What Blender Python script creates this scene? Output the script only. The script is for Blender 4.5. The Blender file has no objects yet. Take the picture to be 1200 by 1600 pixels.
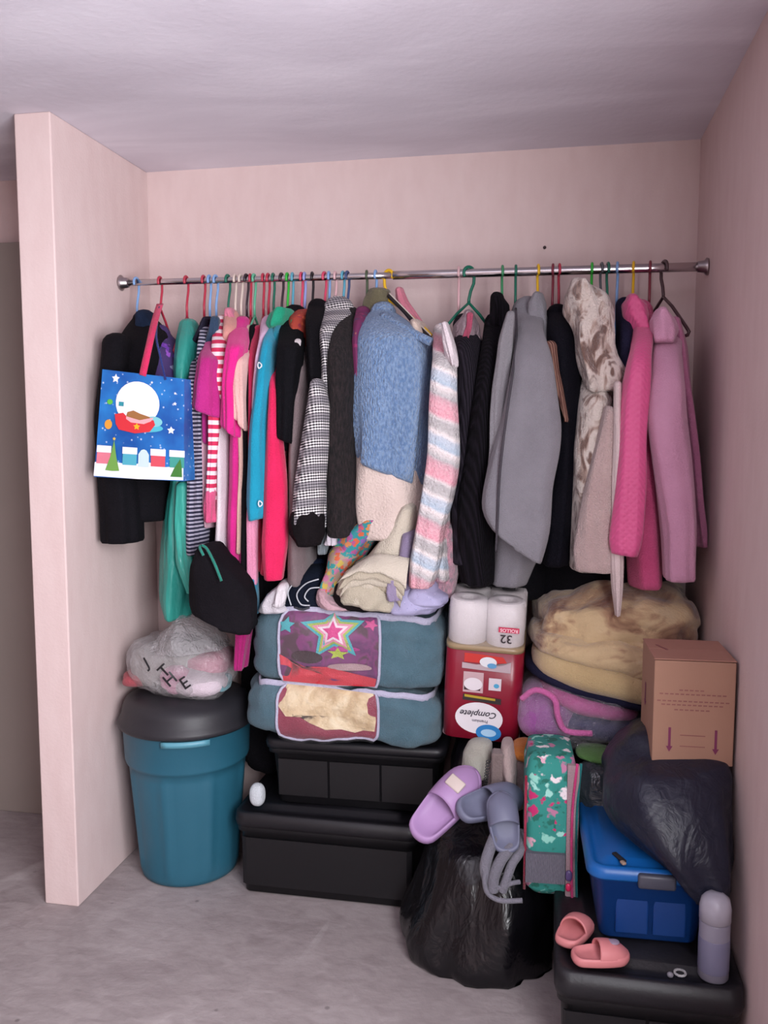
import bpy, bmesh, math, random
import numpy as np
from mathutils import Vector, Matrix, noise

PI = math.pi
random.seed(7)
S = bpy.context.scene
C = S.collection

# ------------------------------------------------------------------ camera
W, H, D, T = 1.874, 2.4, 0.61, 0.115          # closet width, room height, stub wall depth and thickness
F_PX, YAW, PITCH = 1350.6, 0.19028, -0.09755
CAM = Vector((1.42827, -2.95972, 1.49732))
FWD = Vector((-math.sin(YAW)*math.cos(PITCH), math.cos(YAW)*math.cos(PITCH), math.sin(PITCH)))
RGT = Vector((math.cos(YAW), math.sin(YAW), 0))
UPV = RGT.cross(FWD)
cd = bpy.data.cameras.new('camera'); cam = bpy.data.objects.new('camera', cd); C.objects.link(cam)
cd.sensor_fit = 'VERTICAL'; cd.sensor_height = 36; cd.lens = F_PX*36/1600; cd.clip_start = 0.05
M = Matrix((RGT, UPV, -FWD)).transposed().to_4x4(); M.translation = CAM
cam.matrix_world = M
S.camera = cam

# ------------------------------------------------------------------ world, light, exposure
S.view_settings.view_transform = 'Standard'; S.view_settings.look = 'None'
S.view_settings.gamma = 1; S.view_settings.exposure = 0.0
try: S.view_settings.use_curve_mapping = False
except Exception: pass
wd = bpy.data.worlds.new('world'); S.world = wd; wd.use_nodes = True
wd.node_tree.nodes['Background'].inputs[0].default_value = (0.75, 0.83, 1.0, 1)
wd.node_tree.nodes['Background'].inputs[1].default_value = 0.5

def area(name, loc, target, sx, sy, power, col):
    l = bpy.data.lights.new(name, 'AREA'); l.shape = 'RECTANGLE'; l.size = sx; l.size_y = sy
    l.energy = power; l.color = col
    o = bpy.data.objects.new(name, l); C.objects.link(o); o.location = loc
    o.rotation_euler = (Vector(target)-Vector(loc)).to_track_quat('-Z', 'Y').to_euler()
    return o
# daylight coming in through the window in the right wall, beside the photographer
area('window_daylight', (1.94, -2.75, 1.45), (-0.2, -2.45, 1.5), 1.5, 1.35, 150, (0.95, 0.955, 1.0))

# ------------------------------------------------------------------ helpers
def at(px, py, Y):
    """point of the vertical plane y = Y seen at the photograph's pixel (px, py)"""
    d = FWD + RGT*((px-600)/F_PX) - UPV*((py-800)/F_PX)
    return CAM + d*((Y-CAM.y)/d.y)

def lin(c):
    if isinstance(c, str):
        c = tuple(int(c[i:i+2], 16)/255 for i in (0, 2, 4))
    return tuple(((x+0.055)/1.055)**2.4 if x > 0.04045 else x/12.92 for x in c) + (1,)

class NT:
    def __init__(s, name):
        s.m = bpy.data.materials.new(name); s.m.use_nodes = True; s.t = s.m.node_tree
        s.t.nodes.clear()
        s.out = s.t.nodes.new('ShaderNodeOutputMaterial')
        s.b = s.t.nodes.new('ShaderNodeBsdfPrincipled')
        s.t.links.new(s.b.outputs[0], s.out.inputs[0])
        s.co = s.t.nodes.new('ShaderNodeTexCoord').outputs['Object']
    def n(s, typ, **kw):
        x = s.t.nodes.new(typ)
        for k, v in kw.items(): setattr(x, k, v)
        return x
    def l(s, a, b): s.t.links.new(a, b)
    def map(s, scale=(1, 1, 1), rot=(0, 0, 0)):
        x = s.n('ShaderNodeMapping'); s.l(s.co, x.inputs[0]); x.inputs['Scale'].default_value = scale
        x.inputs['Rotation'].default_value = rot; return x.outputs[0]
    def noise(s, scale, detail=3, vec=None, dist=0):
        x = s.n('ShaderNodeTexNoise'); s.l(vec or s.co, x.inputs['Vector'])
        x.inputs['Scale'].default_value = scale; x.inputs['Detail'].default_value = detail
        x.inputs['Distortion'].default_value = dist; return x.outputs['Fac']
    def wave(s, scale, vec=None, dist=0, d='Z', prof='SIN'):
        x = s.n('ShaderNodeTexWave'); x.bands_direction = d; x.wave_profile = prof
        s.l(vec or s.co, x.inputs['Vector']); x.inputs['Scale'].default_value = scale
        x.inputs['Distortion'].default_value = dist; x.inputs['Detail Scale'].default_value = 2
        return x.outputs['Fac']
    def ramp(s, fac, stops, const=False):
        x = s.n('ShaderNodeValToRGB'); s.l(fac, x.inputs[0]); r = x.color_ramp
        r.interpolation = 'CONSTANT' if const else 'LINEAR'
        while len(r.elements) < len(stops): r.elements.new(0.5)
        for e, (p, c) in zip(r.elements, stops): e.position = p; e.color = lin(c)
        return x.outputs[0]
    def mix(s, fac, a, b, mode='MIX'):
        x = s.n('ShaderNodeMix', data_type='RGBA', blend_type=mode)
        if isinstance(fac, float): x.inputs[0].default_value = fac
        else: s.l(fac, x.inputs[0])
        for i, v in ((6, a), (7, b)):
            if isinstance(v, (str, tuple)): x.inputs[i].default_value = lin(v)
            else: s.l(v, x.inputs[i])
        return x.outputs[2]
    def math(s, op, a, b=0.0):
        x = s.n('ShaderNodeMath', operation=op)
        for i, v in ((0, a), (1, b)):
            if isinstance(v, (int, float)): x.inputs[i].default_value = v
            else: s.l(v, x.inputs[i])
        return x.outputs[0]
    def col(s, v):
        if isinstance(v, (str, tuple)): s.b.inputs['Base Color'].default_value = lin(v)
        else: s.l(v, s.b.inputs['Base Color'])
    def bump(s, h, strength=0.3, dist=0.01):
        x = s.n('ShaderNodeBump'); s.l(h, x.inputs['Height'])
        x.inputs['Strength'].default_value = strength; x.inputs['Distance'].default_value = dist
        s.l(x.outputs[0], s.b.inputs['Normal'])
    def set(s, **kw):
        for k, v in kw.items(): s.b.inputs[k.replace('_', ' ')].default_value = v

_mc = {}
def cached(fn):
    def w(*a, **k):
        key = (fn.__name__, a, tuple(sorted(k.items())))
        if key not in _mc: _mc[key] = fn(*a, **k)
        return _mc[key]
    return w

@cached
def cloth(c, var=0.12, bump=0.35, sc=60, rough=0.9, sheen=0.15):
    m = NT('cloth'); d = tuple(max(0, x-var) for x in (int(c[i:i+2], 16)/255 for i in (0, 2, 4)))
    m.col(m.mix(m.ramp(m.noise(9, 4), [(0.35, '000000'), (0.7, 'ffffff')]), d, c))
    h = m.mix(0.5, m.noise(sc*4, 2), m.noise(14, 3, m.map((1, 1, 0.35)), 0.6))
    dark = max(int(c[i:i+2], 16) for i in (0, 2, 4)) < 90
    m.bump(h, bump+0.15, 0.014); m.set(Roughness=rough); m.set(Sheen_Weight=0.0 if dark else sheen)
    if dark: m.b.inputs['Specular IOR Level'].default_value = 0.15
    return m.m
@cached
def fuzzy(c, c2, sc=90, z=0.5, bump=0.9):
    m = NT('fuzzy_knit'); v = m.map((1, 1, z), (0.5, 0.3, 0))
    m.col(m.mix(m.ramp(m.noise(sc, 3, v), [(0.35, '000000'), (0.65, 'ffffff')]), c, c2))
    m.bump(m.noise(sc*1.3, 3, v), bump, 0.02); m.set(Roughness=1.0, Sheen_Weight=0.0 if c < '4' else 0.3)
    return m.m
@cached
def knit(c, c2, sc=70):
    m = NT('ribbed_knit'); w = m.wave(sc, m.map((1, 1, 0.15)), 2, 'DIAGONAL')
    m.col(m.mix(w, c2, c)); m.bump(w, 0.7, 0.006); m.set(Roughness=1.0); m.b.inputs['Specular IOR Level'].default_value = 0.15; return m.m
@cached
def stripes(c1, c2, period, duty=0.5, tilt=0.0):
    m = NT('striped_cloth'); v = m.map((1, 1, 1), (tilt, tilt, 0))
    sx = m.n('ShaderNodeSeparateXYZ'); m.l(v, sx.inputs[0])
    z = m.math('ADD', sx.outputs[2], m.math('MULTIPLY', m.noise(12, 1), 0.006))
    f = m.math('FRACT', m.math('DIVIDE', z, period)); g = m.math('LESS_THAN', f, duty)
    m.col(m.mix(g, c2, c1)); m.bump(m.noise(200, 2), 0.3, 0.003); m.set(Roughness=0.95); return m.m
@cached
def pastel():
    m = NT('pastel_striped_knit'); v = m.map((1, 1, 1), (0, -0.42, 0))
    sx = m.n('ShaderNodeSeparateXYZ'); m.l(v, sx.inputs[0])
    z = m.math('ADD', sx.outputs[2], m.math('MULTIPLY', m.noise(30, 2), 0.012))
    f = m.math('FRACT', m.math('DIVIDE', z, 0.165))
    c = m.ramp(f, [(0, 'd98c9c'), (0.1, 'c88a98'), (0.17, 'a9a4a6'), (0.3, 'e6d7d6'), (0.36, '9fb4c8'), (0.5, 'b3bccb'),
                   (0.56, 'e9dcda'), (0.63, 'aaa3a3'), (0.75, 'a59d9f'), (0.8, 'd5c8c8'), (0.86, 'e08b9d'), (1.0, 'd98c9c')])
    m.col(m.mix(m.noise(120, 2), c, m.mix(0.35, c, 'ffffff'))); m.bump(m.noise(150, 3), 0.8, 0.01); m.set(Roughness=1.0)
    return m.m
@cached
def camo(c1='74594f', c2='b39c90', c3='d6c9c0'):
    m = NT('plush_print'); v = m.map((1, 1, 0.5), (0.2, 0.5, 0.1))
    m.col(m.ramp(m.noise(19, 2, v, 1.6), [(0.38, c1), (0.46, c2), (0.52, c3), (0.62, c3), (0.7, c1)]))
    m.bump(m.noise(160, 3), 0.7, 0.012); m.set(Roughness=0.95, Sheen_Weight=0.5); return m.m
@cached
def houndstooth():
    m = NT('houndstooth_tweed'); v = m.map((1, 1, 1), (0.1, 0.15, 0))
    sx = m.n('ShaderNodeSeparateXYZ'); m.l(v, sx.inputs[0])
    a = m.math('SINE', m.math('MULTIPLY', sx.outputs[2], 780)); xy = m.math('ADD', sx.outputs[0], m.math('MULTIPLY', sx.outputs[1], 0.7))
    b = m.math('SINE', m.math('MULTIPLY', xy, 640))
    p = m.math('GREATER_THAN', m.math('ADD', a, m.math('MULTIPLY', b, 0.8)), 0.0)
    big = m.math('GREATER_THAN', m.math('SINE', m.math('MULTIPLY', sx.outputs[2], 130)), 0.1)
    m.col(m.mix(p, m.mix(big, '2a272c', '4a464c'), m.mix(big, 'd9d4d4', '9a9599'))); m.bump(m.noise(200, 2), 0.4, 0.005); m.set(Roughness=1.0)
    return m.m
@cached
def spots(base, cols, sc=30, th=(0.3, 0.36)):
    """printed cloth: patches of several colours over a base colour"""
    m = NT('printed_cloth'); x = m.n('ShaderNodeTexVoronoi'); x.inputs['Scale'].default_value = sc
    nz_ = m.n('ShaderNodeTexNoise'); nz_.inputs['Scale'].default_value = sc*1.3; m.l(m.co, nz_.inputs['Vector'])
    m.l(m.mix(min(0.5, 1.6/sc), m.map((1, 1, 1)), nz_.outputs['Color']), x.inputs['Vector'])
    sep = m.n('ShaderNodeSeparateColor'); m.l(x.outputs['Color'], sep.inputs[0])
    n = len(cols); c = m.ramp(sep.outputs[0], [(i/n, k) for i, k in enumerate(cols)], True)
    mask = m.ramp(x.outputs['Distance'], [(th[0], 'ffffff'), (th[1], '000000')])
    m.col(m.mix(mask, base, c)); m.bump(m.noise(60, 3), 0.3, 0.006); m.set(Roughness=0.85); return m.m
@cached
def quilt(c, c2):
    m = NT('quilted_cloth')
    a = m.wave(34, m.map((1, 1, 1)), 0.4, 'DIAGONAL'); b = m.wave(34, m.map((-1, 1, 1)), 0.4, 'DIAGONAL')
    h = m.math('MULTIPLY', a, b); m.col(m.mix(m.noise(10, 2), c2, c)); m.bump(h, 0.25, 0.008)
    m.set(Roughness=0.6, Sheen_Weight=0.2); return m.m
@cached
def plastic(c, rough=0.4, noisy=0.04, bump=0.1):
    m = NT('plastic'); d = tuple(max(0, x-noisy) for x in (int(c[i:i+2], 16)/255 for i in (0, 2, 4)))
    m.col(m.mix(m.noise(6, 4), d, c)); m.bump(m.noise(90, 2), bump, 0.002); m.set(Roughness=rough); return m.m
@cached
def film(c, alpha=0.25, rough=0.15, bump=0.8):
    """thin clear or tinted polythene"""
    m = NT('thin_film'); m.col(c); m.set(Roughness=rough, Alpha=alpha); m.b.inputs['Specular IOR Level'].default_value = 0.9
    v = m.map((1, 1, 1)); m.bump(m.mix(0.4, m.noise(16, 4, v, 1.5), m.noise(50, 3, v, 2.0)), bump, 0.03); return m.m
@cached
def polybag(c, rough=0.25, bump=0.9, zs=0.35):
    m = NT('polythene'); v = m.map((1, 1, zs)); m.col(c)
    m.bump(m.mix(0.3, m.noise(7, 3, v, 1.6), m.noise(20, 3, v, 2.0)), bump*0.8, 0.03); m.set(Roughness=rough)
    return m.m
@cached
def metal(c, rough):
    m = NT('chrome'); m.col(c); m.set(Metallic=1.0, Roughness=rough); m.bump(m.noise(300, 1), 0.02, 0.001); return m.m
@cached
def flat(c, rough=0.7):
    m = NT('printed_surface'); m.col(m.mix(m.noise(40, 2), c, m.mix(0.06, c, '000000'))); m.set(Roughness=rough); return m.m

def tagk(o, label=None, cat=None, group=None, kind=None):
    if label: o['label'] = label
    if cat: o['category'] = cat
    if group: o['group'] = group
    if kind: o['kind'] = kind
    return o

def link(name, me, mat, parent=None, smooth=True, origin=None):
    o = bpy.data.objects.new(name, me); C.objects.link(o)
    if mat: me.materials.append(mat)
    if smooth:
        me.polygons.foreach_set('use_smooth', [True]*len(me.polygons))
    if parent is not None:
        o.parent = parent
        b = Vector(parent.location)
        pp = parent.parent
        while pp is not None: b += Vector(pp.location); pp = pp.parent
        me.transform(Matrix.Translation(-b))
    else:
        co = np.empty(len(me.vertices)*3); me.vertices.foreach_get('co', co); co = co.reshape(-1, 3)
        if origin is None:
            lo, hi = co.min(0), co.max(0); origin = ((lo[0]+hi[0])/2, (lo[1]+hi[1])/2, lo[2])
        me.transform(Matrix.Translation(-Vector(origin))); o.location = origin
    me.update()
    return o

def mesh(vs, fs):
    me = bpy.data.meshes.new('mesh'); me.from_pydata([tuple(v) for v in vs], [], fs); me.update(); return me

def root(name, loc, label, cat, group=None):
    o = bpy.data.objects.new(name, None); C.objects.link(o); o.location = loc; o.empty_display_size = 0.05
    return tagk(o, label, cat, group)

def clampv(v, e=0.004):
    return (min(max(v[0], e), W-e), min(v[1], -e), max(v[2], 0.002))

def grid_faces(m, n, closed=True, cap=True):
    fs = []
    for i in range(m-1):
        for j in range(n if closed else n-1):
            k = (j+1) % n
            fs.append((i*n+j, i*n+k, (i+1)*n+k, (i+1)*n+j))
    if cap:
        fs.append(tuple(range(n-1, -1, -1))); fs.append(tuple((m-1)*n+j for j in range(n)))
    return fs

def smooth_rows(a, k):
    b = a.copy()
    for _ in range(k):
        b[1:-1] = (b[:-2]+2*b[1:-1]+b[2:])/4
    return b

def loft(rows, n=40, m=36, exp=2.3, edge=0.3, back=1.0, fold=0.008, ff=5, seed=0, smooth=2, nz=0.006, nsc=9, capz=0.5, clamp=True, twist=0.0):
    """rows from top to bottom: (py or (py_left, py_right), px_left, px_right, y_front, y_back). Rings lie level, with real depth."""
    A = []
    for r in rows:
        pl, pr = r[0] if isinstance(r[0], tuple) else (r[0], r[0])
        ye = r[3] + (r[4]-r[3])*edge*0.5
        a = at(r[1], pl, ye); b = at(r[2], pr, ye)
        A.append((a.x, a.z, b.x, b.z, r[3], r[4]))
    A = np.array(A); zm = (A[:, 1]+A[:, 3])/2
    t = np.concatenate([[0], np.cumsum(np.abs(np.diff(zm))+1e-4)]); t /= t[-1]
    tt = np.linspace(0, 1, m); B = np.stack([np.interp(tt, t, A[:, i]) for i in range(6)], 1); B = smooth_rows(B, smooth)
    rnd = random.Random(seed*13+5); ph = [rnd.uniform(0, 6.28) for _ in range(4)]
    vs = []
    def ring(row, s, dz, tfrac):
        xl, zl, xr, zr, yf, yb = row
        xc, w = (xl+xr)/2, abs(xr-xl)/2*s; yc, d = (yf+yb)/2, (yb-yf)/2*s
        for j in range(n):
            a = 2*PI*j/n; ca, sa = math.cos(a), math.sin(a)
            ux = math.copysign(abs(ca)**(2/exp), ca); uy = math.copysign(abs(sa)**(2/exp), sa)
            bk = 1-(1-back)*max(0, (uy+0.2)/1.2)
            x = xc + w*ux*bk + twist*(uy+1)*0.5; y = yc + d*uy
            z = (zl+zr)/2 + (zr-zl)*0.5*ux*s + dz
            f = fold*(0.25+0.75*tfrac)*(math.sin(ff*a+ph[0]+2.2*tfrac)+0.6*math.sin((ff*2+1)*a+ph[1]-3*tfrac))*s
            N = noise.noise_vector(Vector((x*nsc+seed, y*nsc, z*nsc*0.6)))*nz
            p = (x+f*ca+N.x, y+f*sa+N.y, z+N.z*0.5)
            vs.append(clampv(p) if clamp else p)
    e = min(abs(B[0, 2]-B[0, 0]), abs(B[0, 5]-B[0, 4]))*0.5*capz
    for s, dz in ((0.35, e), (0.7, e*0.75), (0.92, e*0.35)): ring(B[0], s, dz*0.9, 0)
    for i in range(m): ring(B[i], 1, 0, tt[i])
    e2 = min(0.02, e)
    for s, dz in ((0.93, -e2*0.4), (0.75, -e2*0.5), (0.4, -e2*0.5)): ring(B[-1], s, dz, 1)
    return mesh(vs, grid_faces(m+6, n))

def garment_rows(rows, yf, yb, sh=45, yt=-0.225):
    """px rows (py, xl, xr) -> rows with depth: narrow at the neck by the rod, full depth below the shoulder"""
    out = []; r0 = rows[0][0]; top = r0[0] if isinstance(r0, tuple) else r0
    if len(rows) >= 2:
        pass
    for r in rows:
        p = r[0] if not isinstance(r[0], tuple) else (r[0][0]+r[0][1])/2
        k = min(1, max(0, (p-top)/sh))**0.7
        f = (yt-0.06)+(yf-yt+0.06)*k; b = yt+0.04+(yb-yt-0.04)*k
        out.append((r[0], r[1], r[2], f, b))
    return out

def garment(name, label, cat, parts, group='clothes hanging on the rod'):
    """parts: (part name, rows, material, options with yf, yb, sh, ...)"""
    rt = None; first = True
    multi = len(parts) > 1
    for k, (pn, rows, mat, opt) in enumerate(parts):
        opt = dict(opt); yf = opt.pop('yf', -0.40); yb = opt.pop('yb', -0.04); sh = opt.pop('sh', 45)
        seed = opt.pop('seed', hash_(name+pn+label)); raw = opt.pop('raw', False); plabel = opt.pop('label', None)
        if rows and len(rows[0]) == 5: rr = rows
        elif raw: rr = [(r[0], r[1], r[2], yf, yb) for r in rows]
        else: rr = garment_rows(rows, yf, yb, sh)
        kw = dict(back=0.45, fold=0.005, ff=4, nz=0.006, capz=0.9, edge=0.15); kw.update(opt)
        me = loft(rr, seed=seed, **kw)
        if multi and rt is None:
            co = [v.co for v in me.vertices]; zb = min(c.z for c in co)
            rt = root(name, (sum(c.x for c in co)/len(co), -0.22, zb), label, cat, group)
        if multi:
            o = link(pn, me, mat, rt)
            if plabel: o['label'] = plabel
        else:
            o = link(name, me, mat); tagk(o, label, cat, group)
    return rt or o

def hash_(s):
    h = 7
    for ch in s: h = (h*31+ord(ch)) % 9973
    return h % 97

def tube(path, r, n=8, closed=False, r2=None):
    vs, fs = [], []; P = [Vector(p) for p in path]; m = len(P)
    up = Vector((0.13, 0.21, 0.97)).normalized(); prev = None
    for i in range(m):
        t = (P[(i+1) % m]-P[i-1]) if closed else (P[min(i+1, m-1)]-P[max(i-1, 0)])
        t.normalize()
        if prev is None: a = t.cross(up).normalized() if abs(t.dot(up)) < 0.95 else t.cross(Vector((1, 0, 0))).normalized()
        else: a = (prev-t*prev.dot(t)).normalized()
        prev = a; b = t.cross(a); rr = r if r2 is None else r+(r2-r)*i/(m-1)
        for j in range(n):
            an = 2*PI*j/n; vs.append(P[i]+a*(rr*math.cos(an))+b*(rr*math.sin(an)))
    fs = grid_faces(m, n, True, not closed)
    if closed:
        for j in range(n): fs.append(((m-1)*n+j, (m-1)*n+(j+1) % n, (j+1) % n, j))
    return mesh(vs, fs)

def ribbon(path, w, th, side):
    """flat strap along a path, wide along `side`"""
    P = [Vector(p) for p in path]; s = Vector(side).normalized(); vs = []
    for i, p in enumerate(P):
        t = (P[min(i+1, len(P)-1)]-P[max(i-1, 0)]).normalized(); sd = (s-t*s.dot(t)).normalized(); nn = t.cross(sd)
        for a, b in ((-1, -1), (1, -1), (1, 1), (-1, 1)): vs.append(p+sd*(w/2*a)+nn*(th/2*b))
    return mesh(vs, grid_faces(len(P), 4))

def curve_pts(pts, k=8):
    P = [Vector(p) for p in pts]; out = []
    for i in range(len(P)-1):
        p0, p1, p2, p3 = P[max(i-1, 0)], P[i], P[i+1], P[min(i+2, len(P)-1)]
        for q in range(k):
            t = q/k
            out.append(0.5*((2*p1)+(p2-p0)*t+(2*p0-5*p1+4*p2-p3)*t*t+(3*p1-p0-3*p2+p3)*t**3))
    out.append(P[-1]); return out

def join(meshes):
    bm = bmesh.new()
    for m_ in meshes: bm.from_mesh(m_)
    me = bpy.data.meshes.new('mesh'); bm.to_mesh(me); bm.free(); return me

def boxm(c, s, bev=0.0, seg=2, rz=0.0):
    bm = bmesh.new(); bmesh.ops.create_cube(bm, size=1)
    for v in bm.verts: v.co = Vector((v.co.x*s[0], v.co.y*s[1], v.co.z*s[2]))
    if bev: bmesh.ops.bevel(bm, geom=bm.edges[:], offset=bev, segments=seg, profile=0.5, affect='EDGES')
    bmesh.ops.transform(bm, matrix=Matrix.Translation(c) @ Matrix.Rotation(rz, 4, 'Z'), verts=bm.verts)
    me = bpy.data.meshes.new('mesh'); bm.to_mesh(me); bm.free(); return me

def rr(levels, c=(0, 0, 0), rz=0.0, q=6, noise_amp=0):
    """stack of rounded rectangles: (z, width, depth, corner radius[, dx, dy])"""
    vs = []; n = 4*(q+1); R_ = Matrix.Rotation(rz, 3, 'Z'); cc = Vector(c)
    for lv in levels:
        z, w, d, r = lv[:4]; dx, dy = (lv[4], lv[5]) if len(lv) > 4 else (0, 0); r = min(r, w/2, d/2)
        for k, (sx, sy) in enumerate(((1, 1), (-1, 1), (-1, -1), (1, -1))):
            for i in range(q+1):
                a = PI/2*(k+i/q)
                vs.append(cc+R_ @ Vector((sx*(w/2-r)+r*math.cos(a)+dx, sy*(d/2-r)+r*math.sin(a)+dy, z)))
    return mesh(vs, grid_faces(len(levels), n))

def lathe(prof, c, n=48, wob=0):
    vs = []
    for r, z in prof:
        for j in range(n):
            a = 2*PI*j/n; k = 1+wob*math.cos(16*a) if wob else 1
            vs.append((c[0]+r*k*math.cos(a), c[1]+r*k*math.sin(a), c[2]+z))
    return mesh(vs, grid_faces(len(prof), n))

class Soft:
    """soft rounded block; pt(dir) gives its surface, patch/decal use the same surface"""
    def __init__(s, c, size, k=5, rx=0, ry=0, rz=0, nz=0.01, nsc=7, seed=0, sag=0, crease=0, clamp=True):
        s.c = Vector(c); s.s = Vector(size)/2; s.k = k; s.nz = nz; s.nsc = nsc; s.seed = seed; s.sag = sag; s.cr = crease; s.cl = clamp
        s.R = Matrix.Rotation(rz, 3, 'Z') @ Matrix.Rotation(ry, 3, 'Y') @ Matrix.Rotation(rx, 3, 'X')
    def pt(s, d, off=0.0):
        k = s.k; L = (abs(d[0])**k+abs(d[1])**k+abs(d[2])**k)**(1/k); u = Vector(d)/L
        p = Vector((u.x*s.s.x, u.y*s.s.y, u.z*s.s.z))
        if s.sag: p.x *= 1+s.sag*(0.25-0.5*(u.z+0.1)); p.y *= 1+s.sag*(0.25-0.5*(u.z+0.1))
        q = s.R @ p + s.c; nrm = (s.R @ Vector((u.x/s.s.x*abs(u.x)**(k-2), u.y/s.s.y*abs(u.y)**(k-2), u.z/s.s.z*abs(u.z)**(k-2)))).normalized()
        nn = noise.noise(q*s.nsc+Vector((s.seed*3.1, 0, 0)))*s.nz + noise.noise(q*s.nsc*3+Vector((0, s.seed, 0)))*s.nz*0.35
        if s.cr: nn -= s.cr*(1-min(1, abs(noise.noise(Vector((q.x*6+s.seed, q.y*6, q.z*11)))*5)))
        q = q+nrm*(nn+off)
        return Vector(clampv(q)) if s.cl else q
    def mesh(s, n=18):
        bm = bmesh.new(); vd = {}
        def V(d):
            key = (round(d[0], 5), round(d[1], 5), round(d[2], 5))
            if key not in vd: vd[key] = bm.verts.new(s.pt(d))
            return vd[key]
        for ax in range(3):
            for sg in (-1, 1):
                for i in range(n):
                    for j in range(n):
                        cs = []
                        for a, b in ((i, j), (i+1, j), (i+1, j+1), (i, j+1)):
                            d = [0, 0, 0]; d[ax] = sg
                            d[(ax+1) % 3] = math.tan((a/n*2-1)*PI/4); d[(ax+2) % 3] = math.tan((b/n*2-1)*PI/4)
                            cs.append(V(d))
                        if sg < 0: cs.reverse()
                        bm.faces.new(cs)
        me = bpy.data.meshes.new('mesh'); bm.to_mesh(me); bm.free(); return me
    def front(s, u, v, off=0.003): return s.pt((u, -1, v), off)
    def patch(s, u0, u1, v0, v1, off=0.003, n=14, m=10, f=None):
        f = f or s.front; vs = [f(u0+(u1-u0)*j/n, v0+(v1-v0)*i/m, off) for i in range(m+1) for j in range(n+1)]
        return mesh(vs, [(i*(n+1)+j, i*(n+1)+j+1, (i+1)*(n+1)+j+1, (i+1)*(n+1)+j) for i in range(m) for j in range(n)])

def decal(f, poly, off=0.004, rings=3):
    """flat print: a 2D outline (star-shaped about its centre) laid on the surface f(u, v, off)"""
    cx = sum(p[0] for p in poly)/len(poly); cy = sum(p[1] for p in poly)/len(poly); n = len(poly); vs = [f(cx, cy, off)]
    for k in range(1, rings+1):
        for p in poly: vs.append(f(cx+(p[0]-cx)*k/rings, cy+(p[1]-cy)*k/rings, off))
    fs = [(0, 1+j, 1+(j+1) % n) for j in range(n)]
    for k in range(rings-1):
        for j in range(n):
            a, b = 1+k*n+j, 1+k*n+(j+1) % n; fs.append((a, a+n, b+n, b))
    return mesh(vs, fs)

def ell(cx, cy, rx, ry, n=24, a0=0.0):
    return [(cx+rx*math.cos(2*PI*i/n+a0), cy+ry*math.sin(2*PI*i/n+a0)) for i in range(n)]
def rect(x0, x1, y0, y1): return [(x0, y0), ((x0+x1)/2, y0), (x1, y0), (x1, (y0+y1)/2), (x1, y1), ((x0+x1)/2, y1), (x0, y1), (x0, (y0+y1)/2)]
def star(cx, cy, r, ri=0.42, asp=1.0, rot=0.0):
    return [(cx+(r if i % 2 == 0 else r*ri)*asp*math.sin(PI*i/5+rot), cy+(r if i % 2 == 0 else r*ri)*math.cos(PI*i/5+rot)) for i in range(10)]

def text_mesh(txt, size, f, cx, cy, off=0.004, rot=0.0, asp=1.0, bold=0.0):
    cu = bpy.data.curves.new('text', 'FONT'); cu.body = txt; cu.size = size; cu.align_x = 'CENTER'; cu.align_y = 'CENTER'
    cu.offset = bold; cu.shear = 0.35 if txt == 'Complete' else 0; cu.resolution_u = 3
    o = bpy.data.objects.new('text', cu); C.objects.link(o); bpy.context.view_layer.update()
    me = bpy.data.meshes.new_from_object(o.evaluated_get(bpy.context.evaluated_depsgraph_get()))
    bpy.data.objects.remove(o); ca, sa = math.cos(rot), math.sin(rot)
    for v in me.vertices:
        x, y = v.co.x*asp, v.co.y
        v.co = f(cx+x*ca-y*sa, cy+x*sa+y*ca, off)
    me.materials.clear(); return me
def plane_f(o, ux, uy, nrm):
    o, ux, uy, nrm = Vector(o), Vector(ux), Vector(uy), Vector(nrm)
    return lambda u, v, off=0.002: o+ux*u+uy*v+nrm*off

# ------------------------------------------------------------------ room
def wall_mat(c, c2, name):
    m = NT(name); big = m.noise(1.2, 4, None, 0.4)
    base = m.mix(m.ramp(big, [(0.3, '000000'), (0.75, 'ffffff')]), c2, c)
    pl = m.ramp(m.noise(22, 3, m.map((1, 1, 0.35))), [(0.3, c2), (0.7, c)])
    m.col(m.mix(0.45, base, pl)); m.bump(m.mix(0.5, m.noise(28, 4), m.noise(120, 2)), 0.22, 0.006); m.set(Roughness=0.9)
    return m.m
wallm = wall_mat('dac6c3', 'd0b8b5', 'painted_pink_plaster')
def ceil_mat():
    m = NT('ceiling_plaster'); v = m.map((0.5, 1.6, 1)); 
    m.col(m.ramp(m.noise(2.2, 4, v, 0.8), [(0.3, 'ccc5cf'), (0.5, 'd6d0da'), (0.7, 'e4dfe8')])); m.bump(m.noise(40, 4), 0.2, 0.006); m.set(Roughness=0.95); return m.m
def floor_mat():
    m = NT('bare_concrete')
    a = m.ramp(m.noise(2.6, 6, None, 1.2), [(0.25, '867a7b'), (0.5, '978c8c'), (0.72, 'aaa0a0')])
    b = m.ramp(m.noise(13, 5, m.map((1, 2.2, 1), (0, 0, 0.7)), 0.7), [(0.3, '857b7b'), (0.7, 'ada4a4')])
    x = m.n('ShaderNodeTexVoronoi'); x.inputs['Scale'].default_value = 7; m.l(m.co, x.inputs['Vector'])
    spk = m.ramp(x.outputs['Distance'], [(0.03, 'ffffff'), (0.06, '000000')])
    c = m.mix(0.45, a, b); sp = m.mix(m.math('MULTIPLY', spk, 0.5), c, '4c4446')
    st = m.ramp(m.noise(3.3, 3, m.map((1, 0.35, 1), (0, 0, -0.6)), 2.0), [(0.66, '000000'), (0.74, 'ffffff')])
    m.col(m.mix(m.math('MULTIPLY', st, 0.3), sp, 'c6bfbf')); m.bump(m.noise(55, 5), 0.3, 0.008); m.set(Roughness=0.8); return m.m
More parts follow.
